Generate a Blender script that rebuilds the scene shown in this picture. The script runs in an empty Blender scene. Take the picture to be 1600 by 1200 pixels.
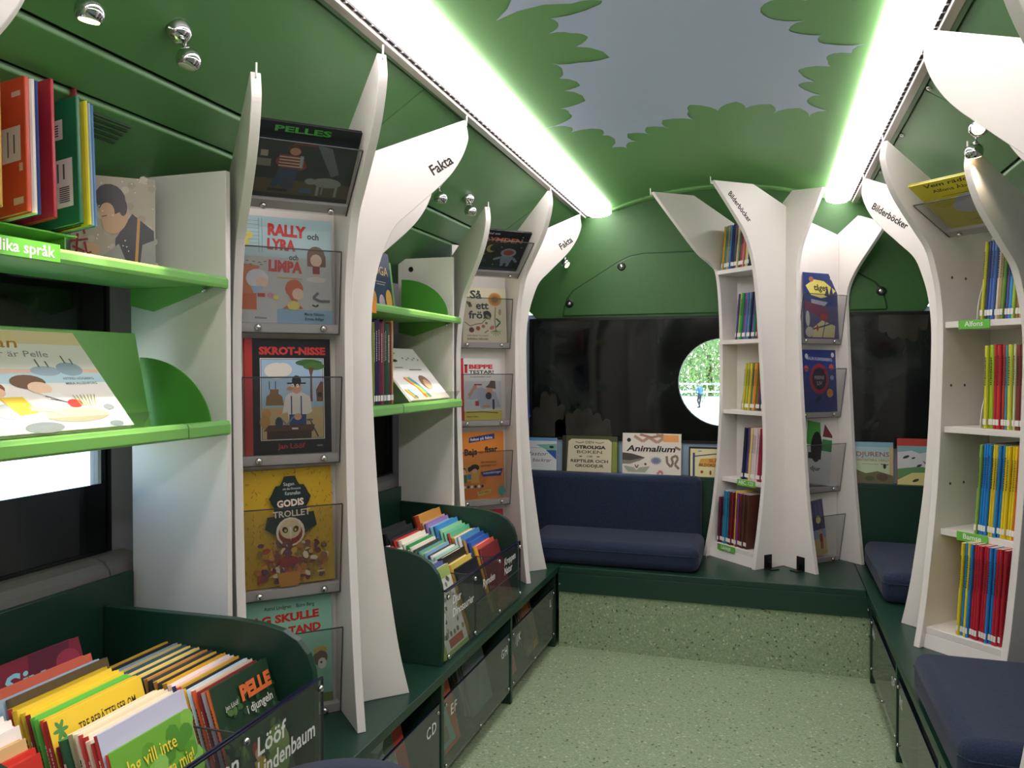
import bpy, bmesh, math, random
from mathutils import Matrix, Vector

SC = bpy.context.scene
COL = SC.collection
RND = random.Random(11)
S2 = 2 ** -0.5

# ------------------------------------------------------------------ camera, world, sun, exposure
CAM_LOC = Vector((0.257, 0.0, 1.25))
_yaw = math.atan2(400.0, 1250.0)
_tilt = math.atan2(23.0 * math.cos(_yaw), 1250.0)
_f = Vector((-math.sin(_yaw) * math.cos(_tilt), math.cos(_yaw) * math.cos(_tilt), -math.sin(_tilt)))
_r = Vector((math.cos(_yaw), math.sin(_yaw), 0.0))
_u = _r.cross(_f)
cam_data = bpy.data.cameras.new('camera')
cam_data.sensor_width = 36.0
cam_data.lens = 36.0 * 1250.0 / 1600.0
cam_data.clip_start = 0.02
cam_data.clip_end = 500.0
cam = bpy.data.objects.new('camera', cam_data)
COL.objects.link(cam)
cam.matrix_world = Matrix(((_r.x, _u.x, -_f.x, CAM_LOC.x), (_r.y, _u.y, -_f.y, CAM_LOC.y),
                           (_r.z, _u.z, -_f.z, CAM_LOC.z), (0, 0, 0, 1)))
SC.camera = cam

world = bpy.data.worlds.new('sky')
SC.world = world
world.use_nodes = True
_nt = world.node_tree
_sky = _nt.nodes.new('ShaderNodeTexSky')
_sky.sky_type = 'NISHITA'
_sky.sun_disc = False
_sky.sun_elevation = math.radians(48)
_sky.sun_rotation = math.radians(120)
_nt.links.new(_sky.outputs['Color'], _nt.nodes['Background'].inputs['Color'])
_nt.nodes['Background'].inputs['Strength'].default_value = 0.85

_sd = bpy.data.lights.new('sun', 'SUN')
_sd.energy = 5.5
_sd.angle = math.radians(0.6)
_sd.color = (1.0, 0.96, 0.88)
sun = bpy.data.objects.new('sun', _sd)
COL.objects.link(sun)
sun.location = (20, 10, 30)
sun.rotation_euler = Vector((0.75, 0.25, 0.95)).to_track_quat('Z', 'Y').to_euler()

STRIP_EMIT = 14.0
SPOT_WATT = 7.0
SC.view_settings.view_transform = 'Standard'
SC.view_settings.look = 'None'
SC.view_settings.gamma = 1.0
SC.view_settings.use_curve_mapping = False
SC.view_settings.exposure = 0.0

# ------------------------------------------------------------------ colours and materials
def lin(h):
    h = h.lstrip('#')
    out = []
    for i in (0, 2, 4):
        c = int(h[i:i + 2], 16) / 255.0
        out.append(c / 12.92 if c <= 0.04045 else ((c + 0.055) / 1.055) ** 2.4)
    return tuple(out)

def new_mat(name):
    m = bpy.data.materials.new(name)
    m.use_nodes = True
    n = m.node_tree.nodes
    return m, n, m.node_tree.links, n['Principled BSDF']

def plain(name, hexcol, rough=0.5, metal=0.0, spec=0.5, var=0.0, scale=30.0, bump=0.0, coat=0.0):
    m, n, l, p = new_mat(name)
    c = lin(hexcol)
    p.inputs['Base Color'].default_value = (*c, 1)
    p.inputs['Roughness'].default_value = rough
    p.inputs['Metallic'].default_value = metal
    p.inputs['Specular IOR Level'].default_value = spec
    p.inputs['Coat Weight'].default_value = coat
    if var or bump:
        tc = n.new('ShaderNodeTexCoord')
        nz = n.new('ShaderNodeTexNoise')
        nz.inputs['Scale'].default_value = scale
        nz.inputs['Detail'].default_value = 4.0
        l.new(tc.outputs['Object'], nz.inputs['Vector'])
        if var:
            cr = n.new('ShaderNodeValToRGB')
            cr.color_ramp.elements[0].position = 0.3
            cr.color_ramp.elements[1].position = 0.7
            cr.color_ramp.elements[0].color = (*[x * (1 - var) for x in c], 1)
            cr.color_ramp.elements[1].color = (*[min(1, x * (1 + var)) for x in c], 1)
            l.new(nz.outputs['Fac'], cr.inputs['Fac'])
            l.new(cr.outputs['Color'], p.inputs['Base Color'])
        if bump:
            bp = n.new('ShaderNodeBump')
            bp.inputs['Strength'].default_value = bump
            bp.inputs['Distance'].default_value = 0.002
            l.new(nz.outputs['Fac'], bp.inputs['Height'])
            l.new(bp.outputs['Normal'], p.inputs['Normal'])
    return m

def emit(name, hexcol, strength):
    m, n, l, p = new_mat(name)
    p.inputs['Base Color'].default_value = (*lin(hexcol), 1)
    p.inputs['Emission Color'].default_value = (*lin(hexcol), 1)
    p.inputs['Emission Strength'].default_value = strength
    return m

def clear(name, tint, rough=0.03, ior=1.47, diffuse_mix=0.0):
    m, n, l, p = new_mat(name)
    n.remove(p)
    tr = n.new('ShaderNodeBsdfTransparent')
    tr.inputs['Color'].default_value = (*tint, 1)
    gl = n.new('ShaderNodeBsdfGlossy')
    gl.inputs['Roughness'].default_value = rough
    fr = n.new('ShaderNodeFresnel')
    fr.inputs['IOR'].default_value = ior
    gm = n.new('ShaderNodeNewGeometry')
    iv = n.new('ShaderNodeMath'); iv.operation = 'SUBTRACT'; iv.inputs[0].default_value = 1.0
    mu = n.new('ShaderNodeMath'); mu.operation = 'MULTIPLY'
    l.new(gm.outputs['Backfacing'], iv.inputs[1])
    l.new(fr.outputs['Fac'], mu.inputs[0]); l.new(iv.outputs[0], mu.inputs[1])
    mx = n.new('ShaderNodeMixShader')
    l.new(mu.outputs[0], mx.inputs['Fac'])
    if diffuse_mix:  # pale grey diffuse share mixed into the clear sheet
        df = n.new('ShaderNodeBsdfDiffuse'); df.inputs['Color'].default_value = (.55, .58, .56, 1)
        m0 = n.new('ShaderNodeMixShader'); m0.inputs['Fac'].default_value = diffuse_mix
        l.new(tr.outputs['BSDF'], m0.inputs[1]); l.new(df.outputs['BSDF'], m0.inputs[2])
        l.new(m0.outputs['Shader'], mx.inputs[1])
    else:
        l.new(tr.outputs['BSDF'], mx.inputs[1])
    l.new(gl.outputs['BSDF'], mx.inputs[2])
    l.new(mx.outputs['Shader'], n['Material Output'].inputs['Surface'])
    return m

M = {}
M['white'] = plain('white laminate', '#e6e1da', 0.42, var=0.015, scale=6)
M['white_metal'] = plain('white painted metal', '#e4e0da', 0.4)
M['ceil'] = plain('green ceiling vinyl', '#6a9f5c', 0.45, var=0.03, scale=3, bump=0.03)
M['cove'] = plain('green coated panel', '#4d7c48', 0.42, var=0.04, scale=4)
M['rearg'] = plain('green moulded panel', '#33602b', 0.5, var=0.04, scale=60, bump=0.05)
M['groove'] = plain('dark groove', '#16301a', 0.7)
M['sky'] = plain('printed sky blue', '#b2c2d6', 0.5, var=0.02, scale=2)
M['shelf'] = plain('bright green steel', '#76b45c', 0.38)
M['shelf_dark'] = plain('green steel bookend', '#4a8f34', 0.5)
M['tag'] = plain('green label', '#6abf45', 0.4)
M['bench'] = plain('dark green laminate', '#193a2c', 0.36, var=0.06, scale=120, bump=0.03)
M['fabric'] = None
M['floor'] = None
M['chrome'] = plain('chrome', '#d8d8d8', 0.08, metal=1.0)
M['bolt'] = plain('steel bolt', '#c9c9c6', 0.2, metal=1.0)
M['alu'] = plain('aluminium rail', '#b9b4ac', 0.4, metal=0.6)
M['black'] = plain('black plastic', '#0c0c0d', 0.4)
M['slot'] = plain('black vent slot', '#0a0a0a', 0.7)
M['grey'] = plain('grey plastic', '#6f6b66', 0.55, var=0.03, scale=80)
M['pillar'] = plain('grey pillar', '#8f9093', 0.6)
M['bluewall'] = plain('pale blue wall', '#a9c0d6', 0.55)
M['ink'] = plain('black lettering', '#23211f', 0.6)
M['vinyl'] = plain('white lettering', '#f2f2ee', 0.5)
M['paper'] = plain('paper pages', '#e3dcc8', 0.8, var=0.12, scale=400)
M['diffuser'] = emit('strip light diffuser', '#fff4f8', STRIP_EMIT)
M['bulb'] = emit('halogen bulb', '#ffd79a', 9.0)
M['deadbulb'] = plain('unlit bulb glass', '#cfcabf', 0.2)
M['acrylic'] = clear('clear acrylic', (0.86, 0.86, 0.86), diffuse_mix=0.025)
M['acrylic_smoke'] = clear('smoky acrylic', (0.88, 0.90, 0.89), 0.08, diffuse_mix=0.10)
M['glass'] = clear('window glass', (0.93, 0.95, 0.94), 0.02, 1.45)
M['edge'] = plain('acrylic edge', '#3a3c40', 0.3)
M['edge_navy'] = plain('tinted acrylic edge', '#181a34', 0.25)
M['bar'] = plain('pale plastic bar', '#cfc9c6', 0.4)
M['grass'] = plain('meadow grass', '#dfe3cc', 0.9, var=0.12, scale=1.5)
M['leaf'] = plain('willow leaf', '#76905e', 0.7, var=0.4, scale=3)
M['leaf2'] = plain('hedge leaf', '#7fa35a', 0.7, var=0.35, scale=3)
M['bark'] = plain('bark', '#5a4a3a', 0.9)
M['skin'] = plain('skin', '#c99a7c', 0.6)
M['jacket'] = plain('blue jacket', '#2f6fd0', 0.7)
M['jacket2'] = plain('dark blue clothes', '#2b3a66', 0.8)
M['trousers'] = plain('dark trousers', '#2c2c30', 0.8)
M['fence'] = plain('white fence', '#dfe3df', 0.7)

def _print_mat():
    m, n, l, p = new_mat('printed cover')
    at = n.new('ShaderNodeAttribute')
    at.attribute_name = 'Col'
    l.new(at.outputs['Color'], p.inputs['Base Color'])
    p.inputs['Roughness'].default_value = 0.34
    p.inputs['Specular IOR Level'].default_value = 0.45
    return m
M['print'] = _print_mat()

def _floor_mat():
    m, n, l, p = new_mat('speckled green vinyl')
    tc = n.new('ShaderNodeTexCoord')
    nz = n.new('ShaderNodeTexNoise'); nz.inputs['Scale'].default_value = 110; nz.inputs['Detail'].default_value = 6
    cr = n.new('ShaderNodeValToRGB')
    cr.color_ramp.elements[0].position = 0.35; cr.color_ramp.elements[0].color = (*lin('#869a78'), 1)
    cr.color_ramp.elements[1].position = 0.68; cr.color_ramp.elements[1].color = (*lin('#9cae8a'), 1)
    def chips(scale, lo, hi, col, prev):
        v = n.new('ShaderNodeTexVoronoi'); v.inputs['Scale'].default_value = scale
        sp = n.new('ShaderNodeSeparateColor')
        c = n.new('ShaderNodeValToRGB'); c.color_ramp.interpolation = 'CONSTANT'
        e = c.color_ramp.elements
        e[0].position = 0.0; e[0].color = (0, 0, 0, 1); e[1].position = lo; e[1].color = (1, 1, 1, 1)
        x = e.new(hi); x.color = (0, 0, 0, 1)
        mx = n.new('ShaderNodeMixRGB'); mx.inputs['Color2'].default_value = (*lin(col), 1)
        l.new(tc.outputs['Object'], v.inputs['Vector']); l.new(v.outputs['Color'], sp.inputs['Color'])
        l.new(sp.outputs[0], c.inputs['Fac']); l.new(c.outputs['Color'], mx.inputs['Fac']); l.new(prev, mx.inputs['Color1'])
        return mx.outputs['Color']
    l.new(tc.outputs['Object'], nz.inputs['Vector']); l.new(nz.outputs['Fac'], cr.inputs['Fac'])
    q = chips(150, 0.10, 0.24, '#84977a', cr.outputs['Color'])
    q = chips(170, 0.70, 0.84, '#a0b08e', q)
    q = chips(140, 0.40, 0.418, '#56694f', q)
    q = chips(150, 0.60, 0.620, '#bcc8ac', q)
    l.new(q, p.inputs['Base Color'])
    p.inputs['Roughness'].default_value = 0.5
    return m
M['floor'] = _floor_mat()

def _fabric_mat():
    m, n, l, p = new_mat('navy upholstery')
    tc = n.new('ShaderNodeTexCoord')
    nz = n.new('ShaderNodeTexNoise'); nz.inputs['Scale'].default_value = 260; nz.inputs['Detail'].default_value = 3
    cr = n.new('ShaderNodeValToRGB')
    cr.color_ramp.elements[0].position = 0.3; cr.color_ramp.elements[0].color = (*lin('#101b2f'), 1)
    cr.color_ramp.elements[1].position = 0.7; cr.color_ramp.elements[1].color = (*lin('#1d2f4c'), 1)
    bp = n.new('ShaderNodeBump'); bp.inputs['Strength'].default_value = 0.35; bp.inputs['Distance'].default_value = 0.003
    l.new(tc.outputs['Object'], nz.inputs['Vector']); l.new(nz.outputs['Fac'], cr.inputs['Fac'])
    l.new(cr.outputs['Color'], p.inputs['Base Color']); l.new(nz.outputs['Fac'], bp.inputs['Height'])
    l.new(bp.outputs['Normal'], p.inputs['Normal'])
    p.inputs['Roughness'].default_value = 0.9
    p.inputs['Sheen Weight'].default_value = 0.08
    return m
M['fabric'] = _fabric_mat()

def _film_mat():
    m, n, l, p = new_mat('dark printed window film')
    tc = n.new('ShaderNodeTexCoord')
    nz = n.new('ShaderNodeTexNoise'); nz.inputs['Scale'].default_value = 3.2; nz.inputs['Detail'].default_value = 9
    nz.inputs['Distortion'].default_value = 1.2
    cr = n.new('ShaderNodeValToRGB')
    e = cr.color_ramp.elements
    e[0].position = 0.44; e[0].color = (*lin('#090b0a'), 1)
    e[1].position = 0.74; e[1].color = (*lin('#30362e'), 1)
    x = e.new(0.56); x.color = (*lin('#141916'), 1)
    l.new(tc.outputs['Object'], nz.inputs['Vector']); l.new(nz.outputs['Fac'], cr.inputs['Fac'])
    l.new(cr.outputs['Color'], p.inputs['Base Color'])
    p.inputs['Roughness'].default_value = 0.07
    return m
M['film'] = _film_mat()
M['film_print'] = plain('printed bush on film', '#35342c', 0.1, var=0.2, scale=14)

# ------------------------------------------------------------------ mesh builder
ROOTM = {}

class MB:
    def __init__(s, col=None):
        s.v = []; s.f = []; s.c = []; s.mi = []; s.col = col; s.mat = 0
    def add(s, vs, fs, col=None):
        b = len(s.v)
        s.v += [Vector(p) for p in vs]
        for f in fs:
            s.f.append([b + i for i in f]); s.c.append(col or s.col); s.mi.append(s.mat)
        return s
    def box(s, x0, y0, z0, x1, y1, z1, col=None, T=None):
        vs = [Vector((x, y, z)) for z in (z0, z1) for y in (y0, y1) for x in (x0, x1)]
        if T is not None:
            vs = [T @ p for p in vs]
        return s.add(vs, [(0, 2, 3, 1), (4, 5, 7, 6), (0, 1, 5, 4), (2, 6, 7, 3), (0, 4, 6, 2), (1, 3, 7, 5)], col)
    def prism(s, pts, O, U, V, W, w0, w1, col=None):
        O = Vector(O); U = Vector(U); V = Vector(V); W = Vector(W); n = len(pts)
        a = [O + U * p[0] + V * p[1] + W * w0 for p in pts]
        b = [O + U * p[0] + V * p[1] + W * w1 for p in pts]
        fs = [tuple(range(n))[::-1], tuple(range(n, 2 * n))]
        fs += [(i, (i + 1) % n, n + (i + 1) % n, n + i) for i in range(n)]
        return s.add(a + b, fs, col)
    def cyl(s, p0, p1, r0, r1=None, n=14, col=None):
        p0 = Vector(p0); p1 = Vector(p1); r1 = r0 if r1 is None else r1
        ax = (p1 - p0).normalized()
        t = ax.orthogonal().normalized(); q = ax.cross(t)
        a = []; b = []
        for i in range(n):
            an = 2 * math.pi * i / n
            d = t * math.cos(an) + q * math.sin(an)
            a.append(p0 + d * r0); b.append(p1 + d * r1)
        fs = [tuple(range(n))[::-1], tuple(range(n, 2 * n))] + [(i, (i + 1) % n, n + (i + 1) % n, n + i) for i in range(n)]
        return s.add(a + b, fs, col)
    def lathe(s, O, axis, prof, n=16, col=None):
        # prof: (radius, height along axis)
        O = Vector(O); ax = Vector(axis).normalized(); t = ax.orthogonal().normalized(); q = ax.cross(t)
        vs = []; k = len(prof)
        for i in range(n):
            an = 2 * math.pi * i / n
            d = t * math.cos(an) + q * math.sin(an)
            vs += [O + d * max(r, 1e-5) + ax * h for r, h in prof]
        fs = [(i * k + j, ((i + 1) % n) * k + j, ((i + 1) % n) * k + j + 1, i * k + j + 1) for i in range(n) for j in range(k - 1)]
        fs += [tuple(i * k for i in range(n))[::-1], tuple(i * k + k - 1 for i in range(n))]
        return s.add(vs, fs, col)
    def sph(s, c, r, n=14, col=None, axis=(0, 0, 1), cut=-1.0):
        m = n // 2
        a0 = math.asin(max(-1, cut))
        prof = [(r * math.cos(a0 + (math.pi / 2 - a0) * j / m), r * math.sin(a0 + (math.pi / 2 - a0) * j / m)) for j in range(m + 1)]
        return s.lathe(c, axis, prof, n, col)
    def build(s, name, mat, parent=None, smooth=False, bevel=0.0, seg=2, kind=None, local=False, auto=None):
        vs = s.v
        if parent is not None and not local and parent in ROOTM:
            inv = ROOTM[parent].inverted()
            vs = [inv @ p for p in vs]
        me = bpy.data.meshes.new(name)
        me.from_pydata([tuple(p) for p in vs], [], s.f)
        mats = mat if isinstance(mat, (list, tuple)) else [mat]
        for m in mats:
            me.materials.append(M[m] if isinstance(m, str) else m)
        if len(mats) > 1:
            me.polygons.foreach_set('material_index', s.mi)
        if any(c is not None for c in s.c):
            at = me.color_attributes.new('Col', 'FLOAT_COLOR', 'CORNER')
            buf = []
            for f, c in zip(s.f, s.c):
                q = (*lin(c or '#ffffff'), 1.0)
                buf += q * len(f)
            at.data.foreach_set('color', buf)
        if smooth:
            me.polygons.foreach_set('use_smooth', [True] * len(me.polygons))
        me.update()
        o = bpy.data.objects.new(name, me)
        COL.objects.link(o)
        if parent is not None:
            o.parent = parent
            if parent in ROOTM:
                ROOTM[o] = ROOTM[parent]
        if bevel:
            b = o.modifiers.new('bevel', 'BEVEL')
            b.width = bevel; b.segments = seg; b.limit_method = 'ANGLE'; b.angle_limit = math.radians(40)
            b.harden_normals = False
        if auto is not None:
            me.polygons.foreach_set('use_smooth', [True] * len(me.polygons))
            me.set_sharp_from_angle(angle=math.radians(auto))
        if kind:
            o['kind'] = kind
        return o

def thing(name, label, cat, M4=None, group=None, kind=None):
    o = bpy.data.objects.new(name, None)
    o.empty_display_size = 0.02
    COL.objects.link(o)
    M4 = M4 if M4 is not None else Matrix.Identity(4)
    if isinstance(M4, (tuple, Vector)):
        M4 = Matrix.Translation(Vector(M4))
    o.matrix_world = M4
    ROOTM[o] = M4.copy()
    if label: o['label'] = label
    if cat: o['category'] = cat
    if group: o['group'] = group
    if kind: o['kind'] = kind
    return o

def tag(o, label, cat, group=None, kind=None):
    if label: o['label'] = label
    if cat: o['category'] = cat
    if group: o['group'] = group
    if kind: o['kind'] = kind
    return o

def frame(O, U, V, W):
    O, U, V, W = Vector(O), Vector(U), Vector(V), Vector(W)
    return Matrix(((U.x, V.x, W.x, O.x), (U.y, V.y, W.y, O.y), (U.z, V.z, W.z, O.z), (0, 0, 0, 1)))

def spline(pts, per=5):
    out = []
    n = len(pts)
    for i in range(n - 1):
        p0 = pts[max(i - 1, 0)]; p1 = pts[i]; p2 = pts[i + 1]; p3 = pts[min(i + 2, n - 1)]
        for k in range(per):
            t = k / per
            q = []
            for a in (0, 1):
                q.append(0.5 * (2 * p1[a] + (p2[a] - p0[a]) * t + (2 * p0[a] - 5 * p1[a] + 4 * p2[a] - p3[a]) * t * t
                                + (-p0[a] + 3 * p1[a] - 3 * p2[a] + p3[a]) * t ** 3))
            out.append(tuple(q))
    out.append(pts[-1])
    return out

_txt = {}
def glyphs(s, bold=0.0, shear=0.0, align='CENTER', space=1.0):
    key = (s, bold, shear, align, space)
    if key in _txt:
        return _txt[key]
    cu = bpy.data.curves.new('t', 'FONT')
    cu.body = s; cu.size = 1.0; cu.align_x = align; cu.align_y = 'CENTER'
    cu.resolution_u = 2; cu.offset = bold; cu.shear = shear; cu.space_character = space
    cu.fill_mode = 'FRONT'
    ob = bpy.data.objects.new('t', cu)
    COL.objects.link(ob)
    me = bpy.data.meshes.new_from_object(ob)
    vs = [(v.co.x, v.co.y) for v in me.vertices]
    fs = [tuple(p.vertices) for p in me.polygons]
    bpy.data.objects.remove(ob); bpy.data.curves.remove(cu); bpy.data.meshes.remove(me)
    _txt[key] = (vs, fs)
    return _txt[key]

def text3(mb, s, O, U, V, size, col=None, bold=0.012, align='CENTER', shear=0.0, lift=(0, 0, 0), space=1.0, width=None):
    vs, fs = glyphs(s, bold, shear, align, space)
    O = Vector(O) + Vector(lift); U = Vector(U); V = Vector(V)
    kx = size
    if width and vs:
        xs = [v[0] for v in vs]
        kx = width / max(1e-6, max(xs) - min(xs))
    mb.add([O + U * (x * kx) + V * (y * size) for x, y in vs], fs, col)

# ------------------------------------------------------------------ books
class Art:
    """flat print on a cover, coordinates 0..1 over width and height"""
    def __init__(s, w, h, z, n=1):
        s.mb = MB(); s.w = w; s.h = h; s.z = z; s.k = 0
    def _z(s):
        s.k += 1
        return s.z + 0.00025 + s.k * 0.00004
    def poly(s, pts, col):
        z = s._z()
        s.mb.add([(x * s.w, y * s.h, z) for x, y in pts], [tuple(range(len(pts)))], col); return s
    def rect(s, x0, y0, x1, y1, col):
        return s.poly([(x0, y0), (x1, y0), (x1, y1), (x0, y1)], col)
    def ell(s, cx, cy, rx, ry, col, rot=0.0, n=16):
        p = []
        c, q = math.cos(rot), math.sin(rot)
        for i in range(n):
            a = 2 * math.pi * i / n
            x, y = rx * math.cos(a), ry * math.sin(a) * s.h / s.w
            p.append((cx + x * c - y * q, cy + (x * q + y * c) * s.w / s.h))
        return s.poly(p, col)
    def line(s, pts, wd, col):
        for a, b in zip(pts[:-1], pts[1:]):
            ax, ay, bx, by = a[0] * s.w, a[1] * s.h, b[0] * s.w, b[1] * s.h
            L = math.hypot(bx - ax, by - ay) or 1
            nx, ny = -(by - ay) / L * wd * s.w / 2, (bx - ax) / L * wd * s.w / 2
            z = s._z()
            s.mb.add([(ax + nx, ay + ny, z), (ax - nx, ay - ny, z), (bx - nx, by - ny, z), (bx + nx, by + ny, z)], [(0, 1, 2, 3)], col)
        return s
    def txt(s, t, cx, cy, size, col, width=None, rot=0.0, bold=0.012, align='CENTER', shear=0.0):
        z = s._z()
        c, q = math.cos(rot), math.sin(rot)
        text3(s.mb, t, (cx * s.w, cy * s.h, z), (c, q, 0), (-q, c, 0), size * s.h, col, bold, align, shear,
              width=None if width is None else width * s.w)
        return s

_cov = {}
def book(label, M4, w, h, t, cover, spine=None, group=None, art=None, spine_art=None, hard=True, name='book', back=False):
    """local x: spine (0) to fore-edge, y: up, z: back cover (0) to front cover (t)"""
    spine = spine or cover
    root = thing(name, label, 'book', M4, group)
    b = 0.0022 if hard and t > 0.008 else min(0.0009, t * 0.2)
    r = 0.0022 if hard else 0.0004
    key = (round(w, 4), round(h, 4), round(t, 4), cover, spine, hard)
    if key in _cov:
        cm, pm = _cov[key]
        for nm, me in (('cover', cm), ('pages', pm)):
            o = bpy.data.objects.new(nm, me); COL.objects.link(o); o.parent = root
    else:
        pf = [(w, 0), (0.0035, 0), (0, 0.22 * t), (-r, 0.5 * t), (0, 0.78 * t), (0.0035, t), (w, t), (w, t - b), (0.004, t - b), (0.0028, t * 0.5), (0.004, b), (w, b)]
        mb = MB()
        n = len(pf)
        vs = [(x, 0, z) for x, z in pf] + [(x, h, z) for x, z in pf]
        for i in range(n):
            j = (i + 1) % n
            mb.add([vs[i], vs[j], vs[n + j], vs[n + i]], [(0, 3, 2, 1)], spine if i in (1, 2, 3, 4) else cover)
        mb.add([(x, 0, z) for x, z in pf], [tuple(range(n))], cover)
        mb.add([(x, h, z) for x, z in pf], [tuple(range(n))[::-1]], cover)
        co = mb.build('cover', 'print', root, local=True)
        ins = 0.003 if hard else 0.0006
        pg = MB().box(0.0042, ins, b * 0.98, w - ins, h - ins, t - b * 0.98)
        po = pg.build('pages', 'paper', root, local=True)
        _cov[key] = (co.data, po.data)
    if art:
        A = Art(w, h, t); art(A)
        if back:                        # print on the back cover instead
            A.mb.v = [Vector((w - v.x, v.y, t - v.z)) for v in A.mb.v]
        A.mb.build('cover_print', 'print', root, local=True)
    if spine_art:
        A = MB(); spine_art(A, w, h, t)
        A.build('spine_label', 'print', root, local=True, kind='stuff')
    return root

def spine_marks(title='#222222', sticker=True, band=None, text_at=(0.52, 0.86), hi=None):
    """library sticker at the foot of a spine and a thin run of title strokes"""
    def f(A, w, h, t):
        x = -0.0026
        if sticker:
            A.add([(x, 0.012, 0.1 * t), (x, 0.030, 0.1 * t), (x, 0.030, 0.9 * t), (x, 0.012, 0.9 * t)], [(0, 1, 2, 3)], '#efece4')
        if band:
            A.add([(x, 0.86 * h, 0.05 * t), (x, 0.93 * h, 0.05 * t), (x, 0.93 * h, 0.95 * t), (x, 0.86 * h, 0.95 * t)], [(0, 1, 2, 3)], band)
        if title:
            y = text_at[0] * h
            rr = random.Random(int(h * 1e5) + int(t * 1e6))
            while y < text_at[1] * h:
                d = rr.uniform(0.003, 0.007)
                A.add([(x - .0001, y, 0.38 * t), (x - .0001, y + d, 0.38 * t), (x - .0001, y + d, 0.62 * t), (x - .0001, y, 0.62 * t)], [(0, 1, 2, 3)], title)
                y += d + rr.uniform(0.0012, 0.0025)
    return f

def color_word(h):
    import colorsys
    h = h.lstrip('#')
    r, g, b = [int(h[i:i + 2], 16) / 255 for i in (0, 2, 4)]
    H, L, S = colorsys.rgb_to_hls(r, g, b)
    H *= 360
    if L > 0.85: return 'white' if S < 0.35 or L > .93 else 'cream'
    if L < 0.13: return 'black'
    if S < 0.14: return 'light grey' if L > 0.6 else 'grey'
    if H < 14 or H > 345:
        return 'dark red' if L < 0.3 else ('pink' if L > 0.68 else 'red')
    if H < 40: return 'brown' if (L < 0.38 or S < .4) and L < .6 else ('peach' if L > .72 else 'orange')
    if H < 52: return 'tan' if S < 0.55 else 'golden yellow'
    if H < 66: return 'olive' if L < 0.38 else 'yellow'
    if H < 90: return 'lime green'
    if H < 160: return 'dark green' if L < 0.28 else ('pale green' if L > 0.65 else 'green')
    if H < 195: return 'teal' if L < 0.6 else 'pale turquoise'
    if H < 250: return 'navy' if L < 0.28 else ('pale blue' if L > 0.68 else 'blue')
    if H < 300: return 'purple' if L < 0.65 else 'lilac'
    return 'magenta' if L < 0.65 else 'pink'

ORD = ['first', 'second', 'third', 'fourth', 'fifth', 'sixth', 'seventh', 'eighth', 'ninth', 'tenth', 'eleventh', 'twelfth',
       'thirteenth', 'fourteenth', 'fifteenth', 'sixteenth', 'seventeenth', 'eighteenth', 'nineteenth', 'twentieth',
       'twenty-first', 'twenty-second', 'twenty-third', 'twenty-fourth', 'twenty-fifth', 'twenty-sixth', 'twenty-seventh',
       'twenty-eighth', 'twenty-ninth', 'thirtieth', 'thirty-first', 'thirty-second', 'thirty-third', 'thirty-fourth', 'thirty-fifth']
# ------------------------------------------------------------------ the vehicle shell
Y0, Y1 = -2.6, 4.05
fl = MB().box(-1.28, Y0, -0.04, 1.28, Y1 + 0.05, 0.0)
o = fl.build('floor', 'floor', kind='structure')
o = MB().box(-0.640, 3.502, 0.0, 0.660, 3.53, 0.252).build('trim_1', 'floor', kind='structure')
o['label'] = 'speckled green riser in front of the rear bench'

def struct(name, label=None):
    return thing(name, label, None, Matrix.Identity(4), kind='structure')

# side walls
wl = struct('wall_left')
mb = MB()
XL = (-1.29, -1.262)
mb.box(XL[0], Y0, 0, XL[1], 0.2, 2.1).box(XL[0], 1.515, 0, XL[1], Y1 + .04, 2.1)
mb.box(XL[0], 0.2, 0, XL[1], 1.515, 0.97).box(XL[0], 0.2, 1.29, XL[1], 1.515, 2.1)
mb.build('wall_panel', 'pillar', wl)
wr = struct('wall_right')
MB().box(1.262, Y0, 0, 1.29, Y1 + .04, 2.1).build('wall_panel', 'pillar', wr)
wf = struct('wall_front')
MB().box(-1.28, Y0 - 0.03, 0, 1.28, Y0, 2.25).build('wall_panel', 'grey', wf)

# rear wall: pale blue below, green moulded panel above
wb = struct('wall_rear')
mb = MB()
mb.box(-1.262, 4.052, 0, 1.262, 4.09, 0.96).box(-1.262, 4.052, 0.96, -0.18, 4.09, 1.54).box(0.275, 4.052, 0.96, 1.262, 4.09, 1.54)
mb.box(-0.18, 4.052, 1.415, 0.275, 4.09, 1.54)
mb.build('lower_wall', 'bluewall', wb)
up = [(-0.90, 1.5165), (0.93, 1.5165), (0.965, 1.57), (1.0, 1.68), (1.262, 1.74), (1.262, 2.3), (-1.262, 2.3), (-1.262, 1.74), (-1.0, 1.68), (-0.955, 1.57)]
MB().prism(up, (0, 4.08, 0), (1, 0, 0), (0, 0, 1), (0, -1, 0), 0, 0.035).build('upper_panel', 'rearg', wb, bevel=0.004)
ha = [(-0.757, 1.532), (-0.750, 1.575), (-0.735, 1.615), (-0.705, 1.655), (-0.47, 1.795), (-0.41, 1.822), (-0.34, 1.834), (0.36, 1.834), (0.43, 1.822),
      (0.49, 1.795), (0.725, 1.655), (0.755, 1.615), (0.77, 1.575), (0.777, 1.532), (-0.165, 1.522), (-0.205, 1.545), (-0.26, 1.55)]
ha2 = [(-0.757, 1.53), (-0.750, 1.575), (-0.735, 1.615), (-0.705, 1.655), (-0.47, 1.795), (-0.41, 1.822), (-0.34, 1.834), (0.36, 1.834), (0.43, 1.822),
       (0.49, 1.795), (0.725, 1.655), (0.755, 1.615), (0.77, 1.575), (0.777, 1.53)]
def grow(p, k):
    cx, cz = 0.01, 1.66
    return [(cx + (x - cx) * (1 + k / abs(x - cx) if abs(x - cx) > k else 1), z + (k if z > 1.6 else 0)) for x, z in p]
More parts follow.
